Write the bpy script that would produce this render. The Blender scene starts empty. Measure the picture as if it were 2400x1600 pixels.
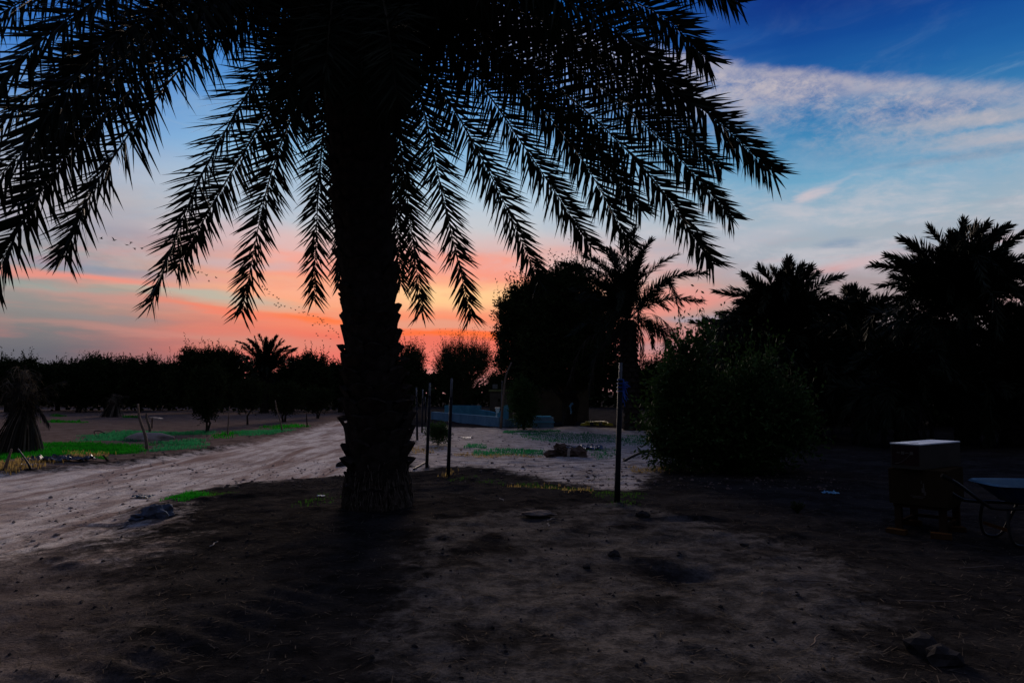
import bpy, math, random
import numpy as np
from mathutils import Vector, Matrix, Euler, noise as mnoise

random.seed(7); np.random.seed(7)
scene = bpy.context.scene
col = scene.collection
R = math.radians

# ------------------------------------------------------------------ camera
CAM_H = 1.5
FPX = 1600.0                      # focal length in photograph pixels (24 mm on 36 mm, 2400 px wide)
PITCH = math.atan(123 / FPX)
cam_d = bpy.data.cameras.new('camera'); cam = bpy.data.objects.new('camera', cam_d); col.objects.link(cam)
cam_d.lens = 24; cam_d.sensor_width = 36; cam_d.clip_start = 0.05; cam_d.clip_end = 4000
cam.location = (0, 0, CAM_H); cam.rotation_euler = (math.pi / 2 + PITCH, 0, 0)
scene.camera = cam

# ------------------------------------------------------------------ colour / view
scene.view_settings.view_transform = 'Standard'; scene.view_settings.look = 'None'
scene.view_settings.gamma = 1; scene.view_settings.use_curve_mapping = False
scene.view_settings.exposure = 0.0
scene.render.engine = 'CYCLES'
scene.cycles.max_bounces = 5; scene.cycles.diffuse_bounces = 3; scene.cycles.glossy_bounces = 2

def lin(c, k=1.0):
    o = []
    for v in c:
        v = v / 255.0
        o.append((v / 12.92 if v <= 0.04045 else ((v + 0.055) / 1.055) ** 2.4) * k)
    return o

# ------------------------------------------------------------------ sky (dusk), all in azimuth / elevation
def px_dir(px, py):
    dx = (px - 1200) / FPX; dv = (800 - py) / FPX
    return Vector((dx, math.cos(PITCH) - dv * math.sin(PITCH), math.sin(PITCH) + dv * math.cos(PITCH)))
def px_azel(px, py):
    d = px_dir(px, py).normalized()
    return math.atan2(d.x, d.y), math.asin(d.z)

world = bpy.data.worlds.new('World'); scene.world = world; world.use_nodes = True
wt = world.node_tree; wn = wt.nodes; wl = wt.links; wn.clear()
def N(t, **k):
    n = wn.new(t)
    for a, b in k.items(): setattr(n, a, b)
    return n
def setin(sock, v):
    if isinstance(v, bpy.types.NodeSocket): wl.new(v, sock)
    elif v is not None: sock.default_value = v
def M(op, a, b=None, c=None, clamp=False):
    n = N('ShaderNodeMath', operation=op); n.use_clamp = clamp
    setin(n.inputs[0], a); setin(n.inputs[1], b)
    if c is not None: setin(n.inputs[2], c)
    return n.outputs[0]
def smooth(x, a, b, lo=0.0, hi=1.0):
    n = N('ShaderNodeMapRange', interpolation_type='SMOOTHSTEP')
    setin(n.inputs['Value'], x); n.inputs['From Min'].default_value = a; n.inputs['From Max'].default_value = b
    n.inputs['To Min'].default_value = lo; n.inputs['To Max'].default_value = hi
    return n.outputs[0]
def mix(f, a, b):
    n = N('ShaderNodeMix', data_type='RGBA'); n.clamp_factor = True
    setin(n.inputs[0], f); 
    for s, v in ((n.inputs[6], a), (n.inputs[7], b)):
        if isinstance(v, bpy.types.NodeSocket): wl.new(v, s)
        else: s.default_value = (*v, 1)
    return n.outputs[2]
tc = N('ShaderNodeTexCoord')
sep = N('ShaderNodeSeparateXYZ'); wl.new(tc.outputs['Generated'], sep.inputs[0])
az0 = M('ARCTAN2', sep.outputs[0], sep.outputs[1])
el0 = M('ARCSINE', sep.outputs[2])
def comb(a, b, c=0.0):
    n = N('ShaderNodeCombineXYZ'); setin(n.inputs[0], a); setin(n.inputs[1], b); setin(n.inputs[2], c); return n.outputs[0]
def noise(vec, scale, detail=4, rough=0.55, dist=0.0):
    n = N('ShaderNodeTexNoise'); wl.new(vec, n.inputs['Vector']); n.inputs['Scale'].default_value = scale
    n.inputs['Detail'].default_value = detail; n.inputs['Roughness'].default_value = rough; n.inputs['Distortion'].default_value = dist
    return n.outputs['Fac']
base_uv = comb(az0, M('MULTIPLY', el0, 5.0))
w1 = M('SUBTRACT', noise(base_uv, 2.2, 3), 0.5)
w2 = M('SUBTRACT', noise(comb(M('MULTIPLY', az0, 1.5), M('MULTIPLY', el0, 9.0), 3.0), 6.0, 4), 0.5)
az = M('ADD', az0, M('MULTIPLY', w2, 0.10))
el = M('ADD', el0, M('ADD', M('MULTIPLY', w1, 0.025), M('MULTIPLY', w2, 0.018)))

def ramp(stops):
    n = N('ShaderNodeValToRGB'); r = n.color_ramp; r.interpolation = 'LINEAR'
    wl.new(M('DIVIDE', el, math.pi / 2), n.inputs[0])
    while len(r.elements) < len(stops): r.elements.new(0.5)
    for e, (d, c) in zip(r.elements, stops):
        e.position = d / 90.0; e.color = (*lin(c), 1)
    return n.outputs[0]
left = ramp([(0, (78, 86, 104)), (3, (98, 101, 113)), (5, (128, 124, 126)), (7, (150, 146, 143)), (9, (152, 156, 152)), (10.5, (150, 152, 160)), (12, (140, 147, 165)),
             (14, (176, 172, 178)), (16.5, (158, 172, 196)), (19, (112, 154, 206)), (23, (66, 128, 204)), (28, (26, 92, 180)), (40, (6, 58, 138)), (60, (84, 104, 150)), (90, (128, 126, 146))])
centre = ramp([(0, (196, 138, 134)), (2.5, (226, 120, 112)), (4.5, (236, 110, 94)), (6, (242, 138, 108)), (8, (252, 184, 138)), (9.5, (248, 160, 132)), (11.5, (232, 172, 160)),
               (13.5, (200, 200, 204)), (16, (178, 202, 220)), (19, (142, 188, 222)), (22, (108, 164, 216)), (26, (66, 135, 210)), (30, (28, 112, 198)), (42, (10, 75, 165)), (60, (84, 104, 150)), (90, (128, 126, 146))])
right = ramp([(0, (118, 122, 132)), (5, (150, 138, 142)), (8, (168, 152, 156)), (10, (160, 162, 172)), (13, (158, 176, 190)), (16, (108, 164, 196)), (19.5, (58, 130, 180)), (23, (24, 96, 164)),
              (26, (3, 70, 148)), (29, (0, 48, 130)), (33, (0, 34, 114)), (60, (84, 104, 150)), (90, (128, 126, 146))])  # top stops of all three ramps: unseen zenith lifted to light flat surfaces
a_l = px_azel(60, 700)[0]; a_c0 = px_azel(720, 700)[0]; a_c1 = px_azel(1180, 700)[0]; a_r = px_azel(1900, 700)[0]
skyc = mix(smooth(az, a_l, a_c0), left, centre)
skyc = mix(smooth(az, a_c1, a_r), skyc, right)

uv = comb(az, el)
def streak(x, y, sx, sy, c, f, tilt=0.0, soft=True):
    """a cloud bar centred at azimuth/elevation of (x, y)"""
    global skyc
    a, e = px_azel(x, y)
    m = N('ShaderNodeMapping', vector_type='TEXTURE')
    wl.new(uv, m.inputs['Vector'])
    m.inputs['Location'].default_value = (a, e, 0); m.inputs['Rotation'].default_value = (0, 0, R(tilt))
    m.inputs['Scale'].default_value = (sx / FPX, sy / FPX, 1)
    ln = N('ShaderNodeVectorMath', operation='LENGTH'); wl.new(m.outputs[0], ln.inputs[0])
    k = smooth(ln.outputs['Value'], 0.15, 1.0, f, 0.0)
    skyc = mix(k, skyc, lin(c))
# centre glow, long bars and patches
streak(1060, 690, 300, 50, (255, 205, 145), .9)
streak(1120, 625, 260, 42, (250, 150, 128), .75, -6)
streak(860, 640, 300, 40, (252, 155, 130), .5, -2)
streak(1010, 740, 330, 14, (252, 140, 104), .5, -2)
streak(1000, 765, 360, 22, (222, 165, 140), .6, -2)
streak(1060, 785, 260, 13, (255, 108, 52), .95, -3)
streak(900, 842, 300, 26, (232, 112, 104), .8, -1)
streak(1000, 900, 300, 40, (180, 138, 142), .7)
streak(640, 560, 260, 55, (224, 184, 182), .55, -8)
streak(690, 605, 200, 22, (250, 160, 140), .6, -8)
streak(560, 620, 260, 16, (186, 182, 192), .5, 0)
streak(700, 690, 300, 30, (250, 160, 134), .55, -3)
streak(470, 693, 300, 22, (178, 182, 168), .8, -5)
streak(200, 655, 330, 15, (238, 142, 126), .9, -1)
streak(420, 655, 260, 16, (228, 158, 146), .6, 1)
streak(180, 625, 280, 26, (124, 140, 164), .75, -2)
streak(120, 680, 330, 16, (152, 162, 156), .7, -2)
streak(560, 735, 320, 14, (244, 128, 100), .9, -5)
streak(740, 748, 160, 11, (255, 118, 62), .9, -5)
streak(280, 712, 260, 14, (206, 144, 134), .6, -3)
streak(330, 772, 360, 12, (196, 136, 128), .55, -3)
streak(620, 800, 260, 30, (205, 148, 132), .5, -2)
streak(240, 745, 160, 14, (134, 136, 140), .5, -3)
streak(160, 500, 260, 60, (176, 172, 182), .5, 6)
streak(640, 470, 200, 90, (160, 180, 205), .4, 20)
streak(1390, 620, 260, 40, (214, 196, 198), .6)
streak(1600, 690, 200, 26, (232, 150, 142), .75, -4)
streak(1560, 722, 210, 26, (236, 142, 132), .8, 6)
streak(1640, 745, 150, 12, (152, 150, 166), .7, 0)
streak(1560, 778, 180, 20, (206, 142, 142), .7)
streak(1540, 815, 200, 16, (178, 144, 152), .6)
streak(1985, 622, 110, 22, (226, 150, 144), .8, 8)
streak(1950, 590, 560, 60, (168, 180, 192), .5, 2)
streak(1760, 560, 220, 26, (196, 188, 196), .45, 10)
streak(2140, 575, 160, 16, (150, 160, 176), .45, -4)
streak(2020, 640, 240, 14, (178, 158, 166), .5, 3)
streak(1500, 560, 160, 20, (198, 204, 212), .4, 12)
streak(1820, 540, 400, 40, (170, 184, 198), .4, 8)
streak(1982, 567, 60, 14, (128, 150, 176), .7, -6)
streak(1915, 455, 52, 16, (205, 190, 196), .85, 18)
streak(1960, 430, 60, 8, (165, 178, 196), .5, 28)
streak(2340, 470, 60, 10, (160, 170, 185), .6)
streak(2330, 268, 300, 22, (166, 168, 180), .75, -3)
streak(2380, 312, 260, 16, (168, 168, 180), .7, -3)
streak(2160, 255, 240, 30, (24, 88, 160), .4, -3)
streak(2330, 345, 300, 14, (98, 134, 168), .5, 0)
# cirrus sheet with a crisp upper edge
e1 = px_azel(1675, 128); e2 = px_azel(2400, 186)
slope = (e2[1] - e1[1]) / (e2[0] - e1[0])
edge = M('ADD', M('MULTIPLY', az0, slope), e1[1] - slope * e1[0])
fine_uv = comb(M('MULTIPLY', M('ADD', az0, M('MULTIPLY', el0, 0.8)), 1.0), M('MULTIPLY', M('SUBTRACT', el0, M('MULTIPLY', az0, 0.25)), 2.4), 1.0)
n_edge = M('SUBTRACT', noise(fine_uv, 9, 8, .68), 0.5)
n_fine = noise(comb(M('MULTIPLY', M('ADD', az0, M('MULTIPLY', el0, 1.1)), 1.0), M('MULTIPLY', M('SUBTRACT', el0, M('MULTIPLY', az0, 0.3)), 1.7), 4.0), 30, 9, .74, .15)
n_big = noise(fine_uv, 4.5, 4, .55)
below = M('SUBTRACT', M('ADD', edge, M('MULTIPLY', n_edge, 0.032)), el0)
sheet = M('MULTIPLY', smooth(below, -0.004, 0.024), smooth(below, 0.015, 0.15, 1.0, 0.0))
tex = smooth(M('ADD', M('MULTIPLY', n_fine, .55), M('MULTIPLY', n_big, .6)), .44, .74)
crest = M('MULTIPLY', smooth(below, -0.004, 0.014), smooth(below, 0.01, 0.05, .75, 0.0))
azfade = M('MULTIPLY', smooth(az0, -0.5, 0.2), smooth(az0, .50, .95, 1.0, 0.35))
k = M('MULTIPLY', azfade, M('MULTIPLY', M('MAXIMUM', M('MULTIPLY', sheet, tex), M('MULTIPLY', crest, smooth(n_fine, .3, .6, .5, 1.0))), .92))
skyc = mix(k, skyc, lin((196, 186, 190)))
# faint wisps between 12 and 30 degrees everywhere
wf = M('MULTIPLY', smooth(noise(comb(M('MULTIPLY', az0, 2.0), M('MULTIPLY', el0, 6.5), 7.0), 3.0, 7, .62, 1.2), .46, .78, 0, .42),
       M('MULTIPLY', smooth(el0, .14, .26), smooth(el0, .36, .45, 1, .12)))
skyc = mix(wf, skyc, lin((150, 176, 200)))
mot = smooth(noise(comb(M('MULTIPLY', az0, 1.5), M('MULTIPLY', M('ADD', el0, M('MULTIPLY', az0, .08)), 4.2), 11.0), 5.5, 8, .64, .3), .42, .66)
mot = M('MULTIPLY', mot, M('MULTIPLY', M('MULTIPLY', smooth(el0, .12, .19), smooth(el0, .24, .32, 1, 0)), smooth(az0, -.1, .25, .25, .62)))
skyc = mix(mot, skyc, lin((202, 196, 202)))
mot2 = smooth(noise(comb(M('MULTIPLY', az0, 1.2), M('MULTIPLY', el0, 7.0), 21.0), 5.0, 7, .62, .2), .50, .70)
mot2 = M('MULTIPLY', mot2, M('MULTIPLY', M('MULTIPLY', smooth(el0, .02, .06), smooth(el0, .16, .24, 1, 0)), .22))
skyc = mix(mot2, skyc, lin((236, 128, 116)))
# away from the afterglow: navy low down; unseen zenith brightened to light the ground
dusk = ramp([(0, (22, 24, 36)), (10, (28, 32, 48)), (22, (44, 50, 72)), (38, (72, 80, 108)), (60, (104, 108, 134)), (90, (128, 126, 146))])
absaz = M('ABSOLUTE', az0)
skyc = mix(smooth(absaz, .75, 1.9), skyc, dusk)
# physical sky with the sun just under the horizon, added faintly
nish = N('ShaderNodeTexSky', sky_type='NISHITA'); nish.sun_disc = False
nish.sun_elevation = R(-1.0); nish.sun_rotation = R(-6)
bg1 = N('ShaderNodeBackground'); wl.new(skyc, bg1.inputs[0]); bg1.inputs[1].default_value = 1.0
bg2 = N('ShaderNodeBackground'); wl.new(nish.outputs[0], bg2.inputs[0]); bg2.inputs[1].default_value = 0.02
add = N('ShaderNodeAddShader'); wl.new(bg1.outputs[0], add.inputs[0]); wl.new(bg2.outputs[0], add.inputs[1])
out = N('ShaderNodeOutputWorld'); wl.new(add.outputs[0], out.inputs[0])

# the last warm glow from behind the trees
sd = bpy.data.lights.new('sun', 'SUN'); sd.energy = 4.8; sd.angle = R(24); sd.color = (1, .80, .66)
sun = bpy.data.objects.new('sun', sd); col.objects.link(sun)
sun.rotation_euler = Vector((math.sin(R(-6)) * -1, -math.cos(R(-6)), -math.tan(R(12)))).to_track_quat('-Z', 'Y').to_euler()

# ------------------------------------------------------------------ mesh helpers
def P(px, py, Y):
    d = px_dir(px, py); return Vector((0, 0, CAM_H)) + d * (Y / d.y)
def G0(px, py):
    d = px_dir(px, py); t = -CAM_H / d.z; return Vector((d.x * t, d.y * t, 0))

def mesh_np(name, V, F, smooth_shade=False):
    """V (n,3); F list of (array of faces with k verts)"""
    me = bpy.data.meshes.new(name)
    V = np.asarray(V, dtype=np.float32)
    if not isinstance(F, (list, tuple)) : F = [F]
    F = [np.asarray(f, dtype=np.int32) for f in F if len(f)]
    loops = np.concatenate([f.ravel() for f in F]); sizes = np.concatenate([np.full(len(f), f.shape[1], np.int32) for f in F])
    me.vertices.add(len(V)); me.vertices.foreach_set('co', V.ravel())
    me.loops.add(len(loops)); me.loops.foreach_set('vertex_index', loops)
    me.polygons.add(len(sizes)); starts = np.concatenate([[0], np.cumsum(sizes)[:-1]]).astype(np.int32)
    me.polygons.foreach_set('loop_start', starts); me.polygons.foreach_set('loop_total', sizes)
    me.polygons.foreach_set('use_smooth', np.full(len(sizes), bool(smooth_shade)))
    me.update(calc_edges=True); me.validate()
    return me

class MB:
    """collects pieces into one mesh"""
    def __init__(s): s.V = []; s.Q = []; s.T = []; s.n = 0
    def add(s, V, Q=None, T=None):
        V = np.asarray(V, dtype=np.float32)
        if Q is not None and len(Q): s.Q.append(np.asarray(Q) + s.n)
        if T is not None and len(T): s.T.append(np.asarray(T) + s.n)
        s.V.append(V); s.n += len(V); return s
    def tube(s, pts, rad, sides=6, cap=True, squash=None):
        pts = [Vector(p) for p in pts]; n = len(pts)
        if not hasattr(rad, '__len__'): rad = [rad] * n
        ref = Vector((0, 0, 1)); V = []; prev = None
        for i, p in enumerate(pts):
            t = (pts[min(i + 1, n - 1)] - pts[max(i - 1, 0)]).normalized()
            if prev is None:
                a = t.cross(ref)
                if a.length < .1: a = t.cross(Vector((1, 0, 0)))
            else: a = prev - t * prev.dot(t)
            a.normalize(); prev = a; b = t.cross(a)
            for k in range(sides):
                w = 2 * math.pi * k / sides
                V.append(p + a * math.cos(w) * rad[i] + b * math.sin(w) * rad[i] * (squash or 1))
        Q = [(i * sides + k, i * sides + (k + 1) % sides, (i + 1) * sides + (k + 1) % sides, (i + 1) * sides + k) for i in range(n - 1) for k in range(sides)]
        T = []
        if cap:
            V.append(pts[0]); V.append(pts[-1]); c0 = n * sides; c1 = c0 + 1
            T = [(c0, (k + 1) % sides, k) for k in range(sides)] + [(c1, (n - 1) * sides + k, (n - 1) * sides + (k + 1) % sides) for k in range(sides)]
        return s.add([tuple(v) for v in V], Q, T)
    def box(s, c, size, rot=None, taper=1.0):
        hx, hy, hz = [v / 2 for v in size]
        V = [Vector((x * (taper if z > 0 else 1), y * (taper if z > 0 else 1), z)) for z in (-hz, hz) for x, y in ((-hx, -hy), (hx, -hy), (hx, hy), (-hx, hy))]
        if rot is not None: V = [rot @ v for v in V]
        V = [tuple(v + Vector(c)) for v in V]
        return s.add(V, [(0, 3, 2, 1), (4, 5, 6, 7), (0, 1, 5, 4), (1, 2, 6, 5), (2, 3, 7, 6), (3, 0, 4, 7)])
    def blob(s, c, size, seed=0, rough=.25, sub=2, freq=2.0, rot=None):
        V, T = ico(sub); V = V.copy()
        for i in range(len(V)):
            v = Vector(V[i]); k = 1 + rough * mnoise.noise(v * freq + Vector((seed * 3.1, seed * 1.7, 0))) * 2
            V[i] = v * k
        V = V * np.array(size)
        if rot is not None: V = V @ np.array(rot.to_matrix() if not isinstance(rot, Matrix) else rot).T
        return s.add(V + np.array(c), None, T)
    def mesh(s, name, sm=False):
        F = []
        if s.Q: F.append(np.concatenate(s.Q))
        if s.T: F.append(np.concatenate(s.T))
        return mesh_np(name, np.concatenate(s.V), F, sm)

_ico = {}
def ico(sub):
    if sub not in _ico:
        import bmesh
        bm = bmesh.new(); bmesh.ops.create_icosphere(bm, subdivisions=sub, radius=1.0)
        bm.verts.ensure_lookup_table()
        _ico[sub] = (np.array([v.co[:] for v in bm.verts]), np.array([[v.index for v in f.verts] for f in bm.faces])); bm.free()
    return _ico[sub]

def obj(name, me, mat=None, parent=None, loc=None, rot=None, scale=None):
    if isinstance(me, MB): me = me.mesh(name)
    o = bpy.data.objects.new(name, me); col.objects.link(o)
    if mat is not None and me is not None and len(me.materials) == 0:
        for m in (mat if isinstance(mat, (list, tuple)) else [mat]): me.materials.append(m)
    if parent is not None: o.parent = parent
    if loc is not None: o.location = loc
    if rot is not None: o.rotation_euler = rot
    if scale is not None: o.scale = (scale,) * 3 if not hasattr(scale, '__len__') else scale
    return o
def tag(o, label=None, cat=None, group=None, kind=None):
    if label: o['label'] = label
    if cat: o['category'] = cat
    if group: o['group'] = group
    if kind: o['kind'] = kind
    return o
def thing(name, label, cat, loc=(0, 0, 0), rz=0, group=None):
    o = bpy.data.objects.new(name, None); col.objects.link(o); o.location = loc; o.rotation_euler = (0, 0, rz)
    o.empty_display_size = .2
    return tag(o, label, cat, group)

# ------------------------------------------------------------------ materials
def mat(name, c1, c2=None, scale=8, rough=.9, spec=.15, bump=0.0, bscale=None, metallic=0, stretch=None, detail=5, c3=None):
    m = bpy.data.materials.new(name); m.use_nodes = True; nt = m.node_tree; b = nt.nodes['Principled BSDF']
    b.inputs['Roughness'].default_value = rough; b.inputs['Specular IOR Level'].default_value = spec if rough < .8 else 0.0; b.inputs['Metallic'].default_value = metallic
    t = nt.nodes.new('ShaderNodeTexCoord'); mp = nt.nodes.new('ShaderNodeMapping'); nt.links.new(t.outputs['Object'], mp.inputs[0])
    if stretch: mp.inputs['Scale'].default_value = stretch
    n = nt.nodes.new('ShaderNodeTexNoise'); n.inputs['Scale'].default_value = scale; n.inputs['Detail'].default_value = detail; n.inputs['Roughness'].default_value = .62
    nt.links.new(mp.outputs[0], n.inputs['Vector'])
    r = nt.nodes.new('ShaderNodeValToRGB'); nt.links.new(n.outputs['Fac'], r.inputs[0])
    r.color_ramp.elements[0].position = .32; r.color_ramp.elements[1].position = .68
    r.color_ramp.elements[0].color = (*c1, 1); r.color_ramp.elements[1].color = (*(c2 or c1), 1)
    if c3: e = r.color_ramp.elements.new(.82); e.color = (*c3, 1)
    nt.links.new(r.outputs[0], b.inputs['Base Color'])
    if bump:
        n2 = nt.nodes.new('ShaderNodeTexNoise'); n2.inputs['Scale'].default_value = bscale or scale * 3; n2.inputs['Detail'].default_value = 6
        nt.links.new(mp.outputs[0], n2.inputs['Vector'])
        bp = nt.nodes.new('ShaderNodeBump'); bp.inputs['Strength'].default_value = 1; bp.inputs['Distance'].default_value = bump
        nt.links.new(n2.outputs['Fac'], bp.inputs['Height']); nt.links.new(bp.outputs[0], b.inputs['Normal'])
    return m
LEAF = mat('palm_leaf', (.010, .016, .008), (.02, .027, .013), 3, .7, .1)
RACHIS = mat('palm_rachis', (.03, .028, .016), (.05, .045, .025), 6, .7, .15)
DEADLEAF = mat('dead_palm_leaf', (.10, .085, .06), (.18, .15, .11), 5, .85, .1)
DEADDARK = mat('old_dry_palm_leaf', (.03, .026, .022), (.055, .05, .04), 5, .85, .1)
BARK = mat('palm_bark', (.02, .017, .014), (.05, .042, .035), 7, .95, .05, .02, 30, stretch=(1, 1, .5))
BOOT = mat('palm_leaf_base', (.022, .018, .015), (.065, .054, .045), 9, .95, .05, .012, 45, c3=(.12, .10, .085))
FIBRE = mat('palm_root_fibre', (.05, .04, .03), (.16, .13, .10), 15, .95, .05)
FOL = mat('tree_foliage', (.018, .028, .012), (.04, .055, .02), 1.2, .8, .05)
FOL2 = mat('citrus_foliage', (.02, .05, .012), (.04, .085, .018), 2.5, .75, .1)
FOL3 = mat('tamarisk_foliage', (.03, .04, .02), (.05, .065, .03), 1.5, .85, .05)
FRUIT = mat('ripe_leaf', (.12, .05, .015), (.2, .08, .02), 6)
WOOD = mat('tree_bark', (.035, .028, .022), (.08, .065, .05), 8, .95, .05, .01)
DRYWOOD = mat('dry_stick', (.12, .09, .07), (.25, .2, .16), 12, .9, .05, .004)
GRASS = mat('green_grass', (.006, .11, .006), (.014, .21, .012), 1.6, .8, .1)
GRASS2 = mat('grass_bluish', (.008, .12, .045), (.035, .22, .09), 2.0, .8, .1)
GRASS3 = mat('dull_grass', (.012, .055, .006), (.04, .10, .014), 2.0, .85, .05)
def translucent(m, k=.5):
    nt_ = m.node_tree; b_ = nt_.nodes['Principled BSDF']; tr_ = nt_.nodes.new('ShaderNodeBsdfTranslucent'); mx_ = nt_.nodes.new('ShaderNodeMixShader'); mx_.inputs[0].default_value = k
    nt_.links.new(b_.inputs['Base Color'].links[0].from_socket, tr_.inputs[0]); nt_.links.new(b_.outputs[0], mx_.inputs[1]); nt_.links.new(tr_.outputs[0], mx_.inputs[2])
    nt_.links.new(mx_.outputs[0], nt_.nodes['Material Output'].inputs[0])
DRYGRASS = mat('dry_grass', (.18, .12, .04), (.34, .25, .09), 4, .9, .05)
for m_g in (GRASS, GRASS2, GRASS3, DRYGRASS, FOL2): translucent(m_g, (.5 if m_g is not FOL2 else .12))
STRAW = mat('straw_litter', (.04, .032, .025), (.13, .105, .08), 20, .9, .05)
CLOD = mat('soil_clod', (.02, .018, .017), (.07, .062, .058), 4, .95, .05)
PALECLOD = mat('pale_soil_clod', (.22, .18, .15), (.38, .32, .28), 4, .95, .05)
STONE = mat('grey_stone', (.025, .023, .022), (.055, .05, .048), 9, .85, .15, .01)
BLACKPIPE = mat('black_plastic_sleeve', (.010, .012, .018), (.022, .025, .034), 12, .7, .08)
STEEL = mat('galvanised_pipe', (.10, .11, .12), (.18, .20, .22), 14, .65, .2)
BLUE_ROPE = mat('blue_rope', (.01, .10, .45), (.02, .16, .6), 10, .6, .2)
CONC_BLUE = mat('blue_washed_concrete', (.10, .20, .27), (.20, .34, .42), 1.7, .85, .1, .012, 14, c3=(.18, .2, .2))
CONC_BLUE2 = mat('bright_blue_concrete', (.07, .26, .38), (.13, .40, .52), 2.2, .8, .1, .01, 14)
MUD = mat('mud_render', (.09, .075, .055), (.16, .13, .10), 2.2, .95, .05, .01)
SLAB = mat('mossy_slab', (.16, .18, .07), (.28, .28, .12), 4, .9, .05)
OPENING_SHADE = mat('opening_shade', (.01, .01, .01), None, 2, .9, .0)  # near-black colour stands in for the shade inside openings and slots
CARD = mat('cardboard', (.05, .045, .038), (.075, .065, .052), 3, .9, .1)
CARD2 = mat('dark_cardboard', (.03, .021, .012), (.045, .03, .016), 3, .9, .1)
WHITE = mat('white_polystyrene', (.62, .70, .74), (.78, .84, .88), 5, .75, .2)
TABLEWOOD = mat('table_wood', (.03, .018, .012), (.06, .035, .02), 9, .8, .1, stretch=(1, 1, .2))
BRICK = mat('orange_brick', (.06, .03, .012), (.10, .05, .02), 14, .9, .05)
RED = mat('red_print', (.018, .005, .005), (.028, .007, .007), 7, .7, .2)
PRINTW = mat('pale_print', (.10, .09, .07), (.14, .12, .10), 9, .8)
BARROW = mat('blue_barrow_paint', (.010, .035, .11), (.02, .06, .18), 4, .45, .4)
BARROWIN = mat('worn_blue_barrow_inside', (.04, .12, .20), (.10, .20, .26), 5, .5, .3)
BLACKMETAL = mat('black_painted_tube', (.012, .012, .014), (.03, .028, .026), 9, .5, .3)
RUBBER = mat('rubber', (.012, .012, .012), (.02, .02, .02), 9, .8, .2)
RUST = mat('rusty_metal', (.07, .03, .012), (.14, .06, .02), 9, .8, .1)
TARP = mat('black_plastic_sheet', (.008, .012, .025), (.03, .05, .09), 6, .45, .5, c3=(.10, .14, .20))
TARPBLUE = mat('blue_grey_sheet', (.05, .08, .12), (.14, .20, .28), 7, .5, .4)
YELLOW = mat('yellow_plastic', (.45, .34, .02), (.6, .48, .04), 6, .6, .2)
BLUESCRAP = mat('blue_scrap', (.08, .25, .42), (.16, .4, .55), 10, .6, .3)
PALE = mat('pale_board', (.38, .33, .28), (.55, .50, .44), 10, .85, .1, .004)
ROOTM = mat('dead_roots', (.05, .035, .028), (.16, .115, .09), 10, .95, .05, .01)
BIRD = mat('bird_plumage', (.04, .04, .045), (.08, .08, .09), 6, .8, .1)

# ------------------------------------------------------------------ ground
PALM = Vector(((868 - 1152 - 24) / FPX * 8.6 * 1.0, 8.6, 0))
PALM.x = (868 * 1.0204 - 1200) / FPX * 8.6
def seg_mask(X, Y, poly):
    """signed distance (positive inside) to polygon given in world xy"""
    n = len(poly); d = np.full(X.shape, 1e9); inside = np.zeros(X.shape, bool)
    for i in range(n):
        x1, y1 = poly[i]; x2, y2 = poly[(i + 1) % n]
        ex, ey = x2 - x1, y2 - y1; t = np.clip(((X - x1) * ex + (Y - y1) * ey) / (ex * ex + ey * ey + 1e-9), 0, 1)
        d = np.minimum(d, (X - x1 - t * ex) ** 2 + (Y - y1 - t * ey) ** 2)
        c = ((y1 > Y) != (y2 > Y)) & (X < (x2 - x1) * (Y - y1) / ((y2 - y1) if abs(y2 - y1) > 1e-9 else 1e-9) + x1)
        inside ^= c
    d = np.sqrt(d); return np.where(inside, d, -d)
def poly_px(pts): return [(G0(x, y).x, G0(x, y).y) for x, y in pts]
PATH = poly_px([(-500, 1150), (0, 1112), (150, 1100), (345, 1080), (520, 1050), (700, 1014), (800, 985), (870, 990), (870, 1105), (790, 1112), (700, 1118), (560, 1130), (430, 1150), (335, 1190), (285, 1240), (120, 1290), (-200, 1330), (-600, 1340)])
FIELD = poly_px([(960, 1000), (1200, 1003), (1360, 1000), (1560, 1010), (1600, 1050), (1530, 1100), (1480, 1150), (1400, 1150), (1250, 1110), (1100, 1088), (960, 1100)])
TRACK_SHADE = poly_px([(-900, 1300), (-200, 1290), (120, 1270), (270, 1230), (275, 1290), (240, 1420), (170, 1700), (-1500, 1700)])  # near end of the track, its fade into darkness painted as soil colour
LEFTF = poly_px([(-500, 960), (300, 950), (800, 960), (800, 1012), (520, 1046), (345, 1076), (0, 1108), (-500, 1140)])
SANDY = poly_px([(1050, 1235), (1450, 1195), (1900, 1290), (2050, 1420), (1900, 1700), (1050, 1700), (900, 1500)])

def fbm(X, Y, s, oct=4, seed=0):
    """cheap vectorised value noise"""
    out = np.zeros(X.shape); amp = 1.0; tot = 0
    rng = np.random.RandomState(100 + seed); tab = rng.rand(256, 256)
    for o in range(oct):
        x = X * s * 2 ** o + 17.3 * o; y = Y * s * 2 ** o + 9.1 * o
        xi = np.floor(x).astype(int); yi = np.floor(y).astype(int); fx = x - xi; fy = y - yi
        fx = fx * fx * (3 - 2 * fx); fy = fy * fy * (3 - 2 * fy)
        a = tab[xi & 255, yi & 255]; b = tab[(xi + 1) & 255, yi & 255]; c = tab[xi & 255, (yi + 1) & 255]; d = tab[(xi + 1) & 255, (yi + 1) & 255]
        out += amp * ((a * (1 - fx) + b * fx) * (1 - fy) + (c * (1 - fx) + d * fx) * fy - .5); tot += amp; amp *= .5
    return out / tot * 2
HOLE = G0(1620, 1345)
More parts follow.
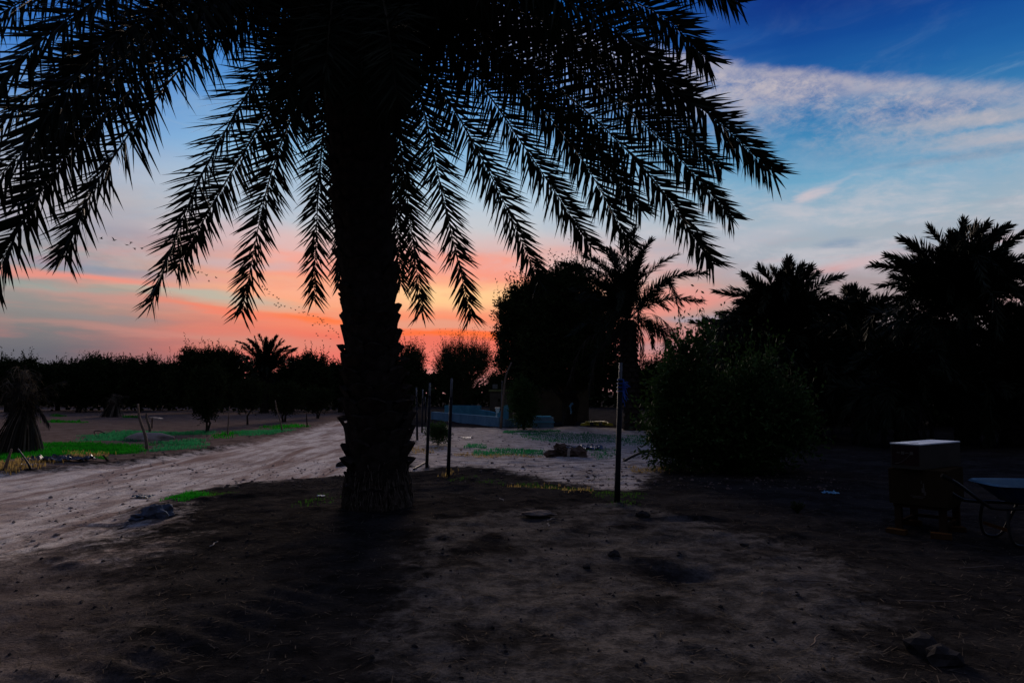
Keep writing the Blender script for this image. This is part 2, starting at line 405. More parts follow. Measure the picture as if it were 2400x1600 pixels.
def height(X, Y):
    X = np.asarray(X, float); Y = np.asarray(Y, float)
    near = np.clip((60 - Y) / 40, 0, 1)
    h = fbm(X, Y, .12, 3, 1) * .06 * near
    # irrigated mound round the palm with a low rim
    e = ((X - PALM.x - .3) / 3.3) ** 2 + ((Y - PALM.y + .2) / 2.2) ** 2
    h = h + .10 * np.exp(-e * .9) + .05 * np.exp(-((np.sqrt(e) - 1.05) / .13) ** 2) * (Y > PALM.y - .6)
    p = seg_mask(X, Y, PATH); pm = np.clip(p / .35 + .5, 0, 1)
    h = h * (1 - .5 * pm) - .04 * pm
    rough = fbm(X, Y, 1.6, 4, 2) * .035 + np.maximum(fbm(X, Y, 4.5, 3, 3), 0) * .035
    h = h + rough * (1 - .72 * pm)
    # wheel ruts following the path direction
    d = X + .12 * Y * .6; h = h - pm * .022 * np.clip(np.sin(d * 3.4 + fbm(X, Y, .25, 2, 5) * 3), 0, 1) + pm * fbm(X * 2.4, Y * .4, 1.6, 4, 6) * .014 + pm * fbm(X, Y, 5, 3, 12) * .012
    # old tyre lugs in the foreground
    tr = np.exp(-((X + 1.9 - (Y - 4.4) * .4) / .3) ** 2) * np.clip((5.9 - Y) / .5, 0, 1)
    h = h + tr * .022 * np.sin((X * .5 + Y * .86) * 26)
    # pit
    h = h - .10 * np.exp(-(((X - HOLE.x) / .32) ** 2 + ((Y - HOLE.y) / .2) ** 2))
    return h
def H(x, y): return float(height(np.array([x]), np.array([y]))[0])
def G(px, py, it=3):
    h = 0.0
    for _ in range(it):
        d = px_dir(px, py); t = (h - CAM_H) / d.z; x, y = d.x * t, d.y * t; h = H(x, y)
    return Vector((x, y, h))

def axis(lo, hi, step, far, grow=1.12):
    a = list(np.arange(lo, hi, step)); s = step; v = a[-1]
    while v < far: s *= grow; v += s; a.append(v)
    s = step; v = a[0]; b = []
    return a
xs = np.array(axis(0, 9.0, .05, 1500)); xs = np.concatenate([-xs[:0:-1], xs])
yp = axis(2.6, 15, .05, 1800, 1.045); s = .05; v = 2.6; back = []
while v > -400: s *= 1.2; v -= s; back.append(v)
ys = np.array(back[::-1] + yp)
GX, GY = np.meshgrid(xs, ys, indexing='xy')
GZ = height(GX, GY)
nx, ny = len(xs), len(ys)
idx = np.arange(nx * ny).reshape(ny, nx)
Q = np.stack([idx[:-1, :-1], idx[:-1, 1:], idx[1:, 1:], idx[1:, :-1]], -1).reshape(-1, 4)
gme = mesh_np('ground', np.stack([GX, GY, GZ], -1).reshape(-1, 3), [Q], True)
def attr(name, v):
    a = gme.attributes.new(name, 'FLOAT', 'POINT'); a.data.foreach_set('value', v.astype(np.float32).ravel())
attr('path', np.clip(seg_mask(GX, GY, PATH) / (1.3 + 3.4 * np.clip((10.5 - GY) / 3.5, 0, 1)) + .5, 0, 1))  # wide feather close by: the track's fade into darkness, put into colour
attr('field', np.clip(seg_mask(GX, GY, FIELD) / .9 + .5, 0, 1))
attr('track_shade', np.clip(seg_mask(GX, GY, TRACK_SHADE) / 2.2 + .5, 0, 1))
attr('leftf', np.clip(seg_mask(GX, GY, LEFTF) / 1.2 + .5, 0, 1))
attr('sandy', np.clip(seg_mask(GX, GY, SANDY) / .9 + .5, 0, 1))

gm = bpy.data.materials.new('soil'); gm.use_nodes = True; nt = gm.node_tree; nd = nt.nodes; lk = nt.links
bs = nd['Principled BSDF']; bs.inputs['Roughness'].default_value = 1.0; bs.inputs['Specular IOR Level'].default_value = 0.0
geo = nd.new('ShaderNodeNewGeometry')
def gnoise(scale, detail=6, rough=.62, st=(1, 1, 1), rz=0, dist=0):
    mp = nd.new('ShaderNodeMapping'); lk.new(geo.outputs['Position'], mp.inputs[0]); mp.inputs['Scale'].default_value = st; mp.inputs['Rotation'].default_value = (0, 0, rz)
    n = nd.new('ShaderNodeTexNoise'); n.inputs['Scale'].default_value = scale; n.inputs['Detail'].default_value = detail; n.inputs['Roughness'].default_value = rough; n.inputs['Distortion'].default_value = dist
    lk.new(mp.outputs[0], n.inputs['Vector']); return n.outputs['Fac']
def gmath(op, a, b=None):
    n = nd.new('ShaderNodeMath'); n.operation = op
    for s_, v_ in zip(n.inputs, (a, b)):
        if isinstance(v_, bpy.types.NodeSocket): lk.new(v_, s_)
        elif v_ is not None: s_.default_value = v_
    return n.outputs[0]
def gsm(x, a, b, lo=0, hi=1):
    n = nd.new('ShaderNodeMapRange'); n.interpolation_type = 'SMOOTHSTEP'; lk.new(x, n.inputs[0])
    n.inputs[1].default_value = a; n.inputs[2].default_value = b; n.inputs[3].default_value = lo; n.inputs[4].default_value = hi; return n.outputs[0]
def gmix(f, a, b):
    n = nd.new('ShaderNodeMix'); n.data_type = 'RGBA'
    if isinstance(f, bpy.types.NodeSocket): lk.new(f, n.inputs[0])
    else: n.inputs[0].default_value = f
    for s_, v_ in ((n.inputs[6], a), (n.inputs[7], b)):
        if isinstance(v_, bpy.types.NodeSocket): lk.new(v_, s_)
        else: s_.default_value = (*v_, 1)
    return n.outputs[2]
def gattr(n_):
    a = nd.new('ShaderNodeAttribute'); a.attribute_name = n_; return a.outputs['Fac']
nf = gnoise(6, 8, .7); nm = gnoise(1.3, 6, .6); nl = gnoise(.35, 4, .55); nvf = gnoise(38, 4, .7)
soil = gmix(gsm(nf, .35, .65), (.011, .0102, .0100), (.028, .0255, .0245))  # foreground shade and edge darkening put into the near-black soil colour
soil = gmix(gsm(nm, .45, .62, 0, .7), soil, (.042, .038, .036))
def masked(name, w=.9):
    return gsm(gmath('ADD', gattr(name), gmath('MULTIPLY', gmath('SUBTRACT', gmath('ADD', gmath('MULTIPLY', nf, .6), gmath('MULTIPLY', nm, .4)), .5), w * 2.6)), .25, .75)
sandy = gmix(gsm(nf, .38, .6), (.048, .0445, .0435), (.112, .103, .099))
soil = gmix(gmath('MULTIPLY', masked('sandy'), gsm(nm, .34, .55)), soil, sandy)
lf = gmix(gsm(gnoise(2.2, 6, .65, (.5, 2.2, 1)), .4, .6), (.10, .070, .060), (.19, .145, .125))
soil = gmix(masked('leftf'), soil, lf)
br = gmix(gsm(gnoise(1.8, 6, .62), .35, .65), (.075, .060, .056), (.16, .135, .125))  # track earth darkened to paint in the light falling off
soil = gmix(masked('track_shade', .5), soil, br)
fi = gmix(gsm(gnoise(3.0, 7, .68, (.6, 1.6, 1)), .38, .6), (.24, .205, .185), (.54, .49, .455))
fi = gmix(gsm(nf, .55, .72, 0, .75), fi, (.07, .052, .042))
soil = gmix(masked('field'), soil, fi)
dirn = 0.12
pa = gmix(gsm(gnoise(1.6, 7, .66, (1.9, .35, 1), dirn, .5), .36, .62), (.36, .29, .26), (.68, .62, .58))  # pale sand, lifted further to paint in the track's extra brightness
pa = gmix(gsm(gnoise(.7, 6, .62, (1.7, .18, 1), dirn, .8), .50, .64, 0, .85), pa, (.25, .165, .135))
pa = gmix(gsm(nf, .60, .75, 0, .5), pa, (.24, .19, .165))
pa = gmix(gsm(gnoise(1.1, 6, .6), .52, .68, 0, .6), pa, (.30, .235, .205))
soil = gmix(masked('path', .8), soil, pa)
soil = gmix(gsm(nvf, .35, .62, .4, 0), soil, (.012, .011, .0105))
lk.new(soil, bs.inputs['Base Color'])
bp = nd.new('ShaderNodeBump'); bp.inputs['Strength'].default_value = 1.0; bp.inputs['Distance'].default_value = .035
lk.new(gmath('ADD', gmath('MULTIPLY', nf, 1.0), gmath('MULTIPLY', nvf, .45)), bp.inputs['Height']); lk.new(bp.outputs[0], bs.inputs['Normal'])
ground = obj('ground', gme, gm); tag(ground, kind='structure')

# ------------------------------------------------------------------ fronds
def catmull(ctrl, n):
    c = [Vector(p) for p in ctrl]; c = [c[0] * 2 - c[1]] + c + [c[-1] * 2 - c[-2]]; out = []
    segs = len(c) - 3
    for i in range(n):
        t = i / (n - 1) * segs; k = min(int(t), segs - 1); u = t - k
        p0, p1, p2, p3 = c[k:k + 4]
        out.append(.5 * ((2 * p1) + (p2 - p0) * u + (2 * p0 - 5 * p1 + 4 * p2 - p3) * u * u + (3 * p1 - p0 - 3 * p2 + p3) * u ** 3))
    return out
def frond_arrays(ctrl, L=.5, n=110, w=.03, twist=0.0, seed=0, t0=.14, sag=.12, rr=.03, vee=22, spread=(66, 20), lay=28, face=None):
    rng = np.random.RandomState(seed)
    pts = catmull(ctrl, 26); A = np.array([p[:] for p in pts])
    T = np.gradient(A, axis=0); T /= np.linalg.norm(T, axis=1)[:, None]
    h = A[-1] - A[0]; h[2] = 0
    if np.linalg.norm(h) < .3: h = np.array([math.cos(seed), math.sin(seed), 0])
    h /= np.linalg.norm(h); side0 = np.cross(h, [0, 0, 1.0])
    V = []; nn = n * 2
    t = np.repeat(np.linspace(t0, .995, n), 2) + rng.uniform(-.004, .004, nn); t = np.clip(t, 0, 1)
    sg = np.tile([-1.0, 1.0], n)
    f = t * 25; i0 = np.clip(f.astype(int), 0, 24); u = (f - i0)[:, None]
    B = A[i0] * (1 - u) + A[i0 + 1] * u; TT = T[i0] * (1 - u) + T[i0 + 1] * u; TT /= np.linalg.norm(TT, axis=1)[:, None]
    D = np.cross(np.tile(side0, (nn, 1)), TT); D /= np.linalg.norm(D, axis=1)[:, None] + 1e-9
    S = np.cross(TT, D)
    if face is not None:          # the frond has turned its flat side, as hanging fronds do
        F_ = np.cross(TT, face); fl = np.linalg.norm(F_, axis=1)[:, None]; F_ = F_ / (fl + 1e-9); F_ *= np.sign((F_ * S).sum(1))[:, None]
        k_ = np.clip((fl - .3) / .3, 0, 1) * .8; S = S * (1 - k_) + F_ * k_; S -= TT * (S * TT).sum(1)[:, None]; S /= np.linalg.norm(S, axis=1)[:, None] + 1e-9; D = np.cross(S, TT)
    ph = twist * np.clip(t * 2.6, 0, 1); c, s = np.cos(ph)[:, None], np.sin(ph)[:, None]
    S2 = S * c + D * s; D2 = D * c - S * s
    ang = np.radians(spread[0] + (spread[1] - spread[0]) * t ** 1.15 + rng.normal(0, 6, nn))
    psi = np.radians(vee + rng.choice([-1, 0, 1], nn) * lay * .6 + rng.normal(0, 9, nn))
    psi = np.where(rng.rand(nn) < .28, np.radians(rng.uniform(35, 80, nn)) * rng.choice([-1, 1], nn), psi)
    d = np.cos(ang)[:, None] * TT + np.sin(ang)[:, None] * (np.cos(psi)[:, None] * sg[:, None] * S2 + np.sin(psi)[:, None] * D2)
    prof = np.minimum(1, (t - t0) / .12 + .35) * (1 - .44 * np.clip((t - .5) / .5, 0, 1) ** 1.5)
    ln = (L * prof * rng.uniform(.82, 1.1, nn) * np.where(rng.rand(nn) < .04, .45, 1))[:, None]
    sagv = (sag * rng.uniform(.5, 1.6, nn))[:, None] * np.array([[0, 0, -1.0]])
    nrm = D2 * .75 + S2 * rng.normal(0, .35, nn)[:, None] + rng.normal(0, .25, (nn, 3))
    W = np.cross(d, nrm); W /= np.linalg.norm(W, axis=1)[:, None] + 1e-9; W *= w * .5
    m1 = B + d * ln * .12 + sagv * ln * .02; m2 = B + d * ln * .6 + sagv * ln * .38; tip = B + d * ln + sagv * ln
    LV = np.stack([B, m1 - W, m1 + W, m2 - W * .8, m2 + W * .8, tip], 1).reshape(-1, 3)
    k = np.arange(nn)[:, None] * 6
    LT = np.concatenate([k + [[0, 2, 1]], k + [[3, 4, 5]]]); LQ = k + [[1, 2, 4, 3]]
    m = MB(); r = [rr * (1 - .85 * (i / 25) ** .8) for i in range(26)]
    m.tube(pts, r, 5, True, .7)
    return m, LV, LQ, LT
def frond_one(name, ctrl, mats, parent=None, mesh_only=False, **k):
    m, LV, LQ, LT = frond_arrays(ctrl, **k)
    nr = sum(len(x) for x in m.Q) + 0; nrt = sum(len(x) for x in m.T)
    V = np.concatenate(m.V + [LV]); off = m.n
    me = mesh_np(name, V, [np.concatenate(m.Q), np.concatenate(m.T), LQ + off, LT + off])
    mi = np.concatenate([np.ones(nr + nrt), np.zeros(len(LQ) + len(LT))]).astype(np.int32)
    for x in mats: me.materials.append(x)
    me.polygons.foreach_set('material_index', mi); me.update()
    return me if mesh_only else obj(name, me, None, parent)

# ------------------------------------------------------------------ the big date palm
PY = PALM.y
base_z = H(PALM.x, PALM.y)
palm = thing('date_palm', 'big date palm in the foreground with thick boot-covered trunk and arching feather fronds', 'palm tree', (PALM.x, PALM.y, base_z))
inv = Matrix.Translation(-Vector(palm.location))
S_ = 1.0204
prof = [(-90, 812, 72), (0, 812, 74), (120, 815, 76), (250, 820, 74), (400, 828, 71), (520, 835, 67), (650, 846, 63), (760, 852, 62), (840, 857, 66), (900, 862, 71), (960, 868, 80), (1010, 869, 78), (1060, 868, 70), (1110, 867, 70), (1150, 868, 73), (1185, 868, 76)]
cen = []; rad = []
for y, x, r_ in prof[::-1]:
    p = P(x * S_, y * S_, PY); p = inv @ p; cen.append(p); rad.append(r_ * S_ / FPX * PY)
cen[0].z = -.12
zs = np.array([c.z for c in cen]); cx = np.array([c.x for c in cen]); rr_ = np.array(rad)
def trunk_at(z): return float(np.interp(z, zs, cx)), float(np.interp(z, zs, rr_))
tm = MB(); zz = np.linspace(zs[0], zs[-1], 70)
tm.tube([(trunk_at(z)[0], 0, z) for z in zz], [trunk_at(z)[1] * .86 + .012 * math.sin(z * 31) for z in zz], 22)
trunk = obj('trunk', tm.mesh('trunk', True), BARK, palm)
# boots: cut leaf bases
def boot_mesh(seed, big=1.0):
    rng = random.Random(seed); m = MB()
    w = .15 * rng.uniform(.85, 1.2) * big; hgt = .16 * rng.uniform(.85, 1.2); out = .095 * rng.uniform(.75, 1.35) * big
    # rows: bottom flush, top proud; x = outward, y = tangential
    rows = [(-hgt, -.03, w * .62, .03), (-hgt * .3, .03, w * .88, .055), (hgt * .45, out * .75, w, .065), (hgt * .8, out, w * .92, .05), (hgt * .86, out * .45, w * .8, .03), (hgt * .7, -.05, w * .7, .02)]
    V = []; ns = 7
    for zr, xo, wr, th in rows:
        for k_ in range(ns):
            a = -1 + 2 * k_ / (ns - 1)
            V.append((xo - (a * a) * th * 1.1 + rng.uniform(-.008, .008), a * wr + rng.uniform(-.006, .006), zr - a * a * .045 + rng.uniform(-.012, .012)))
    Qs = [(i * ns + k_, i * ns + k_ + 1, (i + 1) * ns + k_ + 1, (i + 1) * ns + k_) for i in range(len(rows) - 1) for k_ in range(ns - 1)]
    m.add(V, Qs); me = m.mesh('leaf_base'); me.materials.append(BOOT); return me
boots = [boot_mesh(i) for i in range(7)]; bigboots = [boot_mesh(50 + i, 1.08) for i in range(4)]
rng = random.Random(3); z = .12; row = 0; nb = 0
while z < zs[-1] - .25 and nb < 296:
    cxz, r0 = trunk_at(z); low = z < 1.9 and z > .35
    nbn = 8 if not low else 7
    for k_ in range(nbn):
        a = (k_ + (row % 2) * .5 + rng.uniform(-.1, .1) + row * .06) / nbn * 2 * math.pi
        if math.sin(a) > .5 and row % 1 == 0 and z > 2.2: pass
        me = rng.choice(bigboots if low else boots); zz_ = z + rng.uniform(-.03, .03)
        o = obj('leaf_base', me, None, trunk, (cxz + math.cos(a) * r0 * .85, math.sin(a) * r0 * .85, zz_), (rng.uniform(-.12, .12), rng.uniform(-.18, .22), a), (rng.uniform(.8, 1.25) if z > .4 else rng.uniform(.5, .8), rng.uniform(.85, 1.15), rng.uniform(.85, 1.2)))
        nb += 1
    z += .175 if z < 5 else .19; row += 1
# root fibres at the foot
fm = MB(); rng = random.Random(9)
for i in range(700):
    a = rng.uniform(0, 2 * math.pi); z0 = rng.uniform(.02, .62) ** 1.2 * rng.uniform(.6, 1.1); cxz, r0 = trunk_at(z0); r1 = r0 * rng.uniform(.84, .97)
    p0 = Vector((cxz + math.cos(a) * r1, math.sin(a) * r1, z0)); z1 = max(-.04, z0 - rng.uniform(.15, .5)); r2 = trunk_at(z1)[1] * rng.uniform(.93, 1.08 if z1 < .1 else 1.0)
    a2 = a + rng.uniform(-.2, .2); p2 = Vector((cxz + math.cos(a2) * r2, math.sin(a2) * r2, z1)); pm = (p0 + p2) / 2 + Vector((math.cos(a), math.sin(a), 0)) * rng.uniform(.0, .05)
    fm.tube([p0, pm, p2], [.008, .007, .004], 3, False)
fo = obj('root_fibre', fm, FIBRE, trunk); fo['kind'] = 'stuff'

crown_z = 1.5 + (923 + 50) / FPX * PY - base_z
crown_x = trunk_at(crown_z)[0]
# (control pixels from crown outward in photograph pixels with distance, twist)
FR = [
 # left side, hanging
 ([(640, 20, 8.3), (460, 122, 7.9), (245, 398, 7.6), (146, 606, 7.6)], .9),
 ([(560, 20, 7.9), (330, 190, 7.3), (130, 400, 7.0), (-40, 690, 6.9)], .8),
 ([(700, 60, 8.7), (612, 168, 8.7), (462, 434, 8.9), (352, 716, 9.1)], .7),
 ([(720, 70, 9.2), (640, 240, 9.6), (510, 459, 9.9), (416, 626, 10.1)], .9),
 ([(750, 90, 8.9), (700, 230, 9.2), (628, 434, 9.6), (566, 738, 9.9)], .5),
 ([(780, 110, 9.3), (763, 255, 10.0), (746, 450, 10.6), (735, 704, 11.0)], .25),
 ([(810, 110, 9.4), (800, 260, 10.3), (800, 450, 11.2), (797, 670, 11.7)], .1),
 ([(850, 110, 9.4), (860, 260, 10.5), (850, 430, 11.5), (870, 640, 12.1)], .1),
 # right side
 ([(900, 130, 9.3), (921, 265, 10.2), (926, 459, 11.0), (940, 668, 11.4)], -.15),
 ([(905, 120, 9.1), (930, 280, 9.9), (955, 470, 10.6), (990, 735, 11.0)], -.3),
 ([(920, 90, 9.0), (985, 230, 9.6), (1040, 470, 10.2), (1106, 748, 10.5)], -.45),
 ([(930, 60, 8.9), (1030, 200, 9.3), (1155, 420, 9.7), (1272, 676, 10.0)], -.6),
 ([(960, 60, 8.8), (1100, 165, 9.2), (1260, 390, 9.5), (1385, 580, 9.7)], -.8),
 ([(960, 30, 8.8), (1150, 140, 8.9), (1340, 340, 9.1), (1478, 572, 9.2)], -.7),
 ([(980, 0, 9.0), (1200, 150, 9.4), (1380, 330, 9.7), (1504, 492, 9.9)], -.9),
 ([(1000, 10, 8.6), (1240, 150, 8.6), (1500, 385, 8.7), (1672, 620, 8.9)], -.7),
 ([(1020, -20, 8.9), (1280, 110, 9.3), (1530, 310, 9.6), (1718, 512, 9.8)], -.9),
 ([(1020, -40, 8.4), (1300, 60, 8.2), (1600, 222, 8.1), (1814, 406, 8.2)], -.75),
 ([(1000, -50, 9.0), (1260, 60, 9.6), (1500, 230, 10.0), (1692, 396, 10.2)], -.9),
 ([(1040, -70, 8.3), (1290, -40, 8.0), (1520, 20, 7.8), (1664, 146, 7.8)], -.7),
 ([(1000, -70, 8.0), (1230, -30, 7.4), (1430, 60, 7.0), (1600, 240, 6.9)], -.6),
 ([(1020, -110, 8.6), (1300, -110, 8.6), (1560, -70, 8.6), (1735, 8, 8.7)], -.7),
 # heavy mass upper left, nearer the camera
 ([(600, -60, 8.4), (330, 40, 7.8), (90, 210, 7.5), (-130, 430, 7.4)], .9),
 ([(640, -90, 7.4), (400, -60, 6.3), (180, 30, 5.7), (-30, 220, 5.5)], .9),

 ([(640, -30, 8.0), (400, 60, 7.2), (150, 260, 6.7), (-120, 540, 6.5)], .8),
 ([(640, -40, 9.1), (420, 60, 9.4), (220, 230, 9.6), (40, 480, 9.8)], .9),
 ([(660, -60, 7.6), (450, -10, 6.5), (250, 110, 5.9), (60, 330, 5.6)], .6),
 ([(620, -100, 8.6), (330, -80, 8.6), (40, 10, 8.7), (-160, 170, 8.8)], .8),
 # mass upper right of trunk
 # over the trunk top, toward the camera
 ([(760, -10, 8.0), (720, 30, 7.5), (690, 120, 7.2), (672, 260, 7.1)], .4),
 ([(800, -30, 7.9), (780, 0, 7.3), (770, 90, 6.9), (760, 200, 6.8)], .2),
 ([(880, -30, 7.9), (900, 10, 7.3), (915, 100, 6.9), (930, 230, 6.8)], -.2),
 ([(840, -30, 8.0), (845, 20, 7.5), (850, 110, 7.2), (842, 230, 7.1)], .1),
]
start = Vector((crown_x, 0, crown_z))
def main_frond(ctrl, twist, seed, **k):
    fr = obj('frond', bpy.data.meshes.new('frond'), None, palm) if False else None
    c = [inv @ P(x, y, Y) for x, y, Y in ctrl]
    out = (c[0] - start); out.z = 0
    s0 = start + (out.normalized() * .22 if out.length > .01 else Vector((0, 0, 0))) + Vector((0, 0, -.15))
    c = [s0] + c
    m, LV, LQ, LT = frond_arrays(c, twist=twist, seed=seed, **k)
    f = obj('frond', m, RACHIS, palm)
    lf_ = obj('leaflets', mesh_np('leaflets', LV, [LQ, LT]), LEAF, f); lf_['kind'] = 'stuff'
    return f
for i, (c, tw) in enumerate(FR):
    length = sum((P(*c[j]) - P(*c[j + 1])).length for j in range(len(c) - 1))
    c0_, c1_ = P(*c[0]), P(*c[-1]); hx = (c1_ - c0_); hx.z = 0; hx.normalize(); a_ = random.Random(i).uniform(-.45, .45); fc = np.array([math.sin(a_), math.cos(a_), .15]); tw = 0
    main_frond(c, tw, 200 + i, L=.60, n=int(max(80, 56 * length)), w=.030, sag=.06, rr=.036, lay=34, spread=(78, 38), vee=14, face=fc)
# upper crown, mostly above the picture: rising fronds all round
rng = random.Random(21)
for i in range(20):
    a = i * 2.399; el_ = rng.uniform(48, 82); Lf = rng.uniform(3.6, 4.6)
    d = Vector((math.cos(a), math.sin(a), 0)); c = []
    for q in (.0, .3, .6, 1.0):
        e_ = R(el_) ; hz = Lf * q * math.cos(e_) * (1 + .25 * q); vz = Lf * q * math.sin(e_) - 1.9 * q * q * (1.2 if el_ < 60 else .6)
        c.append(start + d * (.15 + hz) + Vector((0, 0, .1 + vz)))
    m, LV, LQ, LT = frond_arrays(c, L=.48, n=95, w=.034, seed=400 + i, sag=.12, twist=rng.uniform(-.5, .5))
    f = obj('frond', m, RACHIS, palm); lf_ = obj('leaflets', mesh_np('leaflets', LV, [LQ, LT]), LEAF, f); lf_['kind'] = 'stuff'
# dead hanging fronds round the neck of the trunk
for i in range(15):
    a = i / 15 * 2 * math.pi + rng.uniform(-.2, .2); Lf = rng.uniform(.9, 1.5)
    d = Vector((math.cos(a), math.sin(a), 0)); s0 = start + d * .3 + Vector((0, 0, -.3))
    c = [s0, s0 + d * .28 + Vector((0, 0, -.05)), s0 + d * .36 + Vector((0, 0, -.5 * Lf)), s0 + d * .28 + Vector((0, 0, -Lf))]
    m, LV, LQ, LT = frond_arrays(c, L=.34, n=45, w=.03, seed=500 + i, sag=.5, spread=(40, 15))
    f = obj('dead_frond', m, DEADDARK, palm); lf_ = obj('leaflets', mesh_np('leaflets', LV, [LQ, LT]), DEADDARK, f); lf_['kind'] = 'stuff'

# ------------------------------------------------------------------ background palms
def small_trunk(root, h, r, lean=0, rows=14, seed=0):
    rng = random.Random(seed); m = MB(); n = 26; pts = []; rd = []
    for i in range(n):
        t = i / (n - 1); pts.append((lean * t, 0, h * t - .1)); rd.append(r * (1.15 - .25 * t + .25 * max(0, .12 - t) / .12) * (1 + (.08 if i % 2 else -.06)))
    m.tube(pts, rd, 10)
    t_ = obj('trunk', m, BARK, root)
    b = MB()
    nrow = max(4, int(h / .22))
    for i in range(nrow):
        z = .15 + i * (h - .2) / nrow
        for k_ in range(6):
            a = (k_ + (i % 2) * .5) / 6 * 2 * math.pi + rng.uniform(-.1, .1); rr2 = r * 1.03
            rot = Euler((0, R(-25 + rng.uniform(-8, 8)), a)).to_matrix()
            b.box((lean * z / h + math.cos(a) * rr2, math.sin(a) * rr2, z), (.05, r * .8, .2), rot, .8)
    o = obj('leaf_bases', b, BOOT, t_); o['kind'] = 'stuff'
    return t_
def bg_palm(label, cpx, base_py, Y, tips, back=14, trunk_r=.28, L=.56, n=95, seed=0, skirt=12, frlen=3.0, w=.045, dead=(), cat='palm tree', base_px=None):
    """cpx crown centre pixel; tips = pixels reached by the fronds that stand out against the sky"""
    cpos = P(cpx[0], cpx[1], Y); gx = cpos.x if base_px is None else (base_px - 1200) / FPX * Y
    gz = H(gx, Y)
    root = thing('date_palm', label, cat, (gx, Y, gz)); inv_ = Matrix.Translation(-Vector(root.location))
    c0 = inv_ @ cpos; small_trunk(root, c0.z, trunk_r, c0.x, seed=seed)
    rng = random.Random(seed * 7 + 1)
    for i, tp in enumerate(tips):
        dy = tp[2] if len(tp) > 2 else rng.uniform(-1.0, 1.0); t = inv_ @ P(tp[0], tp[1], Y + dy)
        v = t - c0; L_ = v.length
        hz = Vector((v.x, v.y, 0)); up = Vector((0, 0, 1))
        b1 = c0 + hz * .22 + up * (v.z * .30 + .06 * L_) + up * .1
        b2 = c0 + hz * .58 + up * (v.z * .68 + .11 * L_)
        frond_one('frond', [c0 + hz.normalized() * .08, b1, b2, t], (LEAF, RACHIS), root, L=L, n=n, w=w, seed=seed * 100 + i, t0=.2, sag=.1, rr=.025, vee=24, spread=(62, 22), twist=rng.choice((-1, 1)) * rng.uniform(.3, 1.2))
    for i in range(int(len(tips) * (1.0 if seed == 2 else 2.6))):
        q1, q2 = rng.sample(list(tips), 2) if len(tips) > 3 else (tips[0], tips[-1]); f_ = rng.uniform(.55, .95); t = inv_ @ P(q1[0] * f_ + cpx[0] * (1 - f_) + rng.uniform(-25, 25), q1[1] * f_ + cpx[1] * (1 - f_) + rng.uniform(-10, 10), Y + rng.uniform(-1.6, 1.0)); v = t - c0; hz = Vector((v.x, v.y, 0))
        frond_one('frond', [c0 + hz.normalized() * .08, c0 + v * .3 + Vector((0, 0, .2)), c0 + v * .65 + Vector((0, 0, .25)), t], (LEAF, RACHIS), root, L=L, n=n, w=w, seed=seed * 100 + 50 + i, t0=.15, sag=.1, rr=.025, spread=(60, 20), twist=rng.uniform(-1, 1))
    var = []
    for k_ in range(4):
        z_ = [.9, .5, .1, -.5][k_]
        c = [(0, 0, 0), (.33 * frlen, 0, .33 * frlen * (z_ * .6 + .35)), (.68 * frlen, 0, frlen * (.45 * z_ + .2)), (frlen * .98, 0, frlen * (.35 * z_ - .1))]
        var.append(frond_one('frond', c, (LEAF, RACHIS), None, True, L=L, n=n, w=w, seed=seed * 31 + k_, t0=.18, sag=.12, rr=.025, twist=.5))
    for i in range(back):
        a = i * 2.399 + seed; o = obj('frond', var[i % 4], None, root, c0 + Vector((0, 0, rng.uniform(-.5, .2))), (0, R(rng.uniform(-20, 45)), a), rng.uniform(.7, .95))
    dv = frond_one('dead_frond', [(0, 0, 0), (.35, 0, -.1), (.6, 0, -.8), (.55, 0, -1.9)], (DEADDARK, DEADDARK), None, True, L=.3, n=36, w=.03, seed=seed, sag=.6, spread=(40, 12))
    for i in range(skirt):
        obj('dead_frond', dv, None, root, c0 + Vector((0, 0, -.15)), (0, 0, i / skirt * 6.28 + rng.uniform(-.2, .2)), rng.uniform(.7, 1.1))
    for i, pts in enumerate(dead):
        frond_one('dead_frond', [c0] + [inv_ @ P(x, y, Y - .3) for x, y in pts], (DEADDARK, RACHIS), root, L=.5, n=40, w=.03, seed=i + 60, t0=.35, sag=1.2, rr=.02, spread=(50, 30))
    return root
bg_palm('palm behind the pipe post, with drooping dry fronds on its right side', (1472, 745), 1005, 28.5,
        [(1488, 535, 0), (1527, 562, .5), (1586, 598, -.5), (1655, 640, .4), (1644, 706, 0), (1450, 540, -.8), (1405, 575, .2), (1370, 600, .8), (1318, 618, .2), (1385, 630, -.8), (1430, 585, 1.2), (1340, 680, -.6), (1500, 600, -1.2)],
        seed=2, dead=[[(1520, 748), (1550, 770), (1562, 830)], [(1525, 735), (1570, 765), (1610, 815)], [(1430, 770), (1370, 800), (1330, 900)], [(1440, 780), (1400, 830), (1380, 920)]], trunk_r=.30, base_px=1482, back=16)
bg_palm('round-crowned date palm standing right behind the citrus bush', (1838, 790), 1010, 24.0,
        [(1679, 684, .5), (1717, 677, -.5), (1744, 645, .6), (1780, 626, 0), (1812, 630, .8), (1846, 609, -.3), (1882, 622, .5), (1900, 628, -1), (1916, 642, .3), (1972, 648, 0), (1683, 735, -.6), (1760, 660, -1.0), (1830, 640, -1.5), (1720, 740, -1.5), (1950, 700, -1), (1870, 650, -1.5)],
        seed=3, back=40)
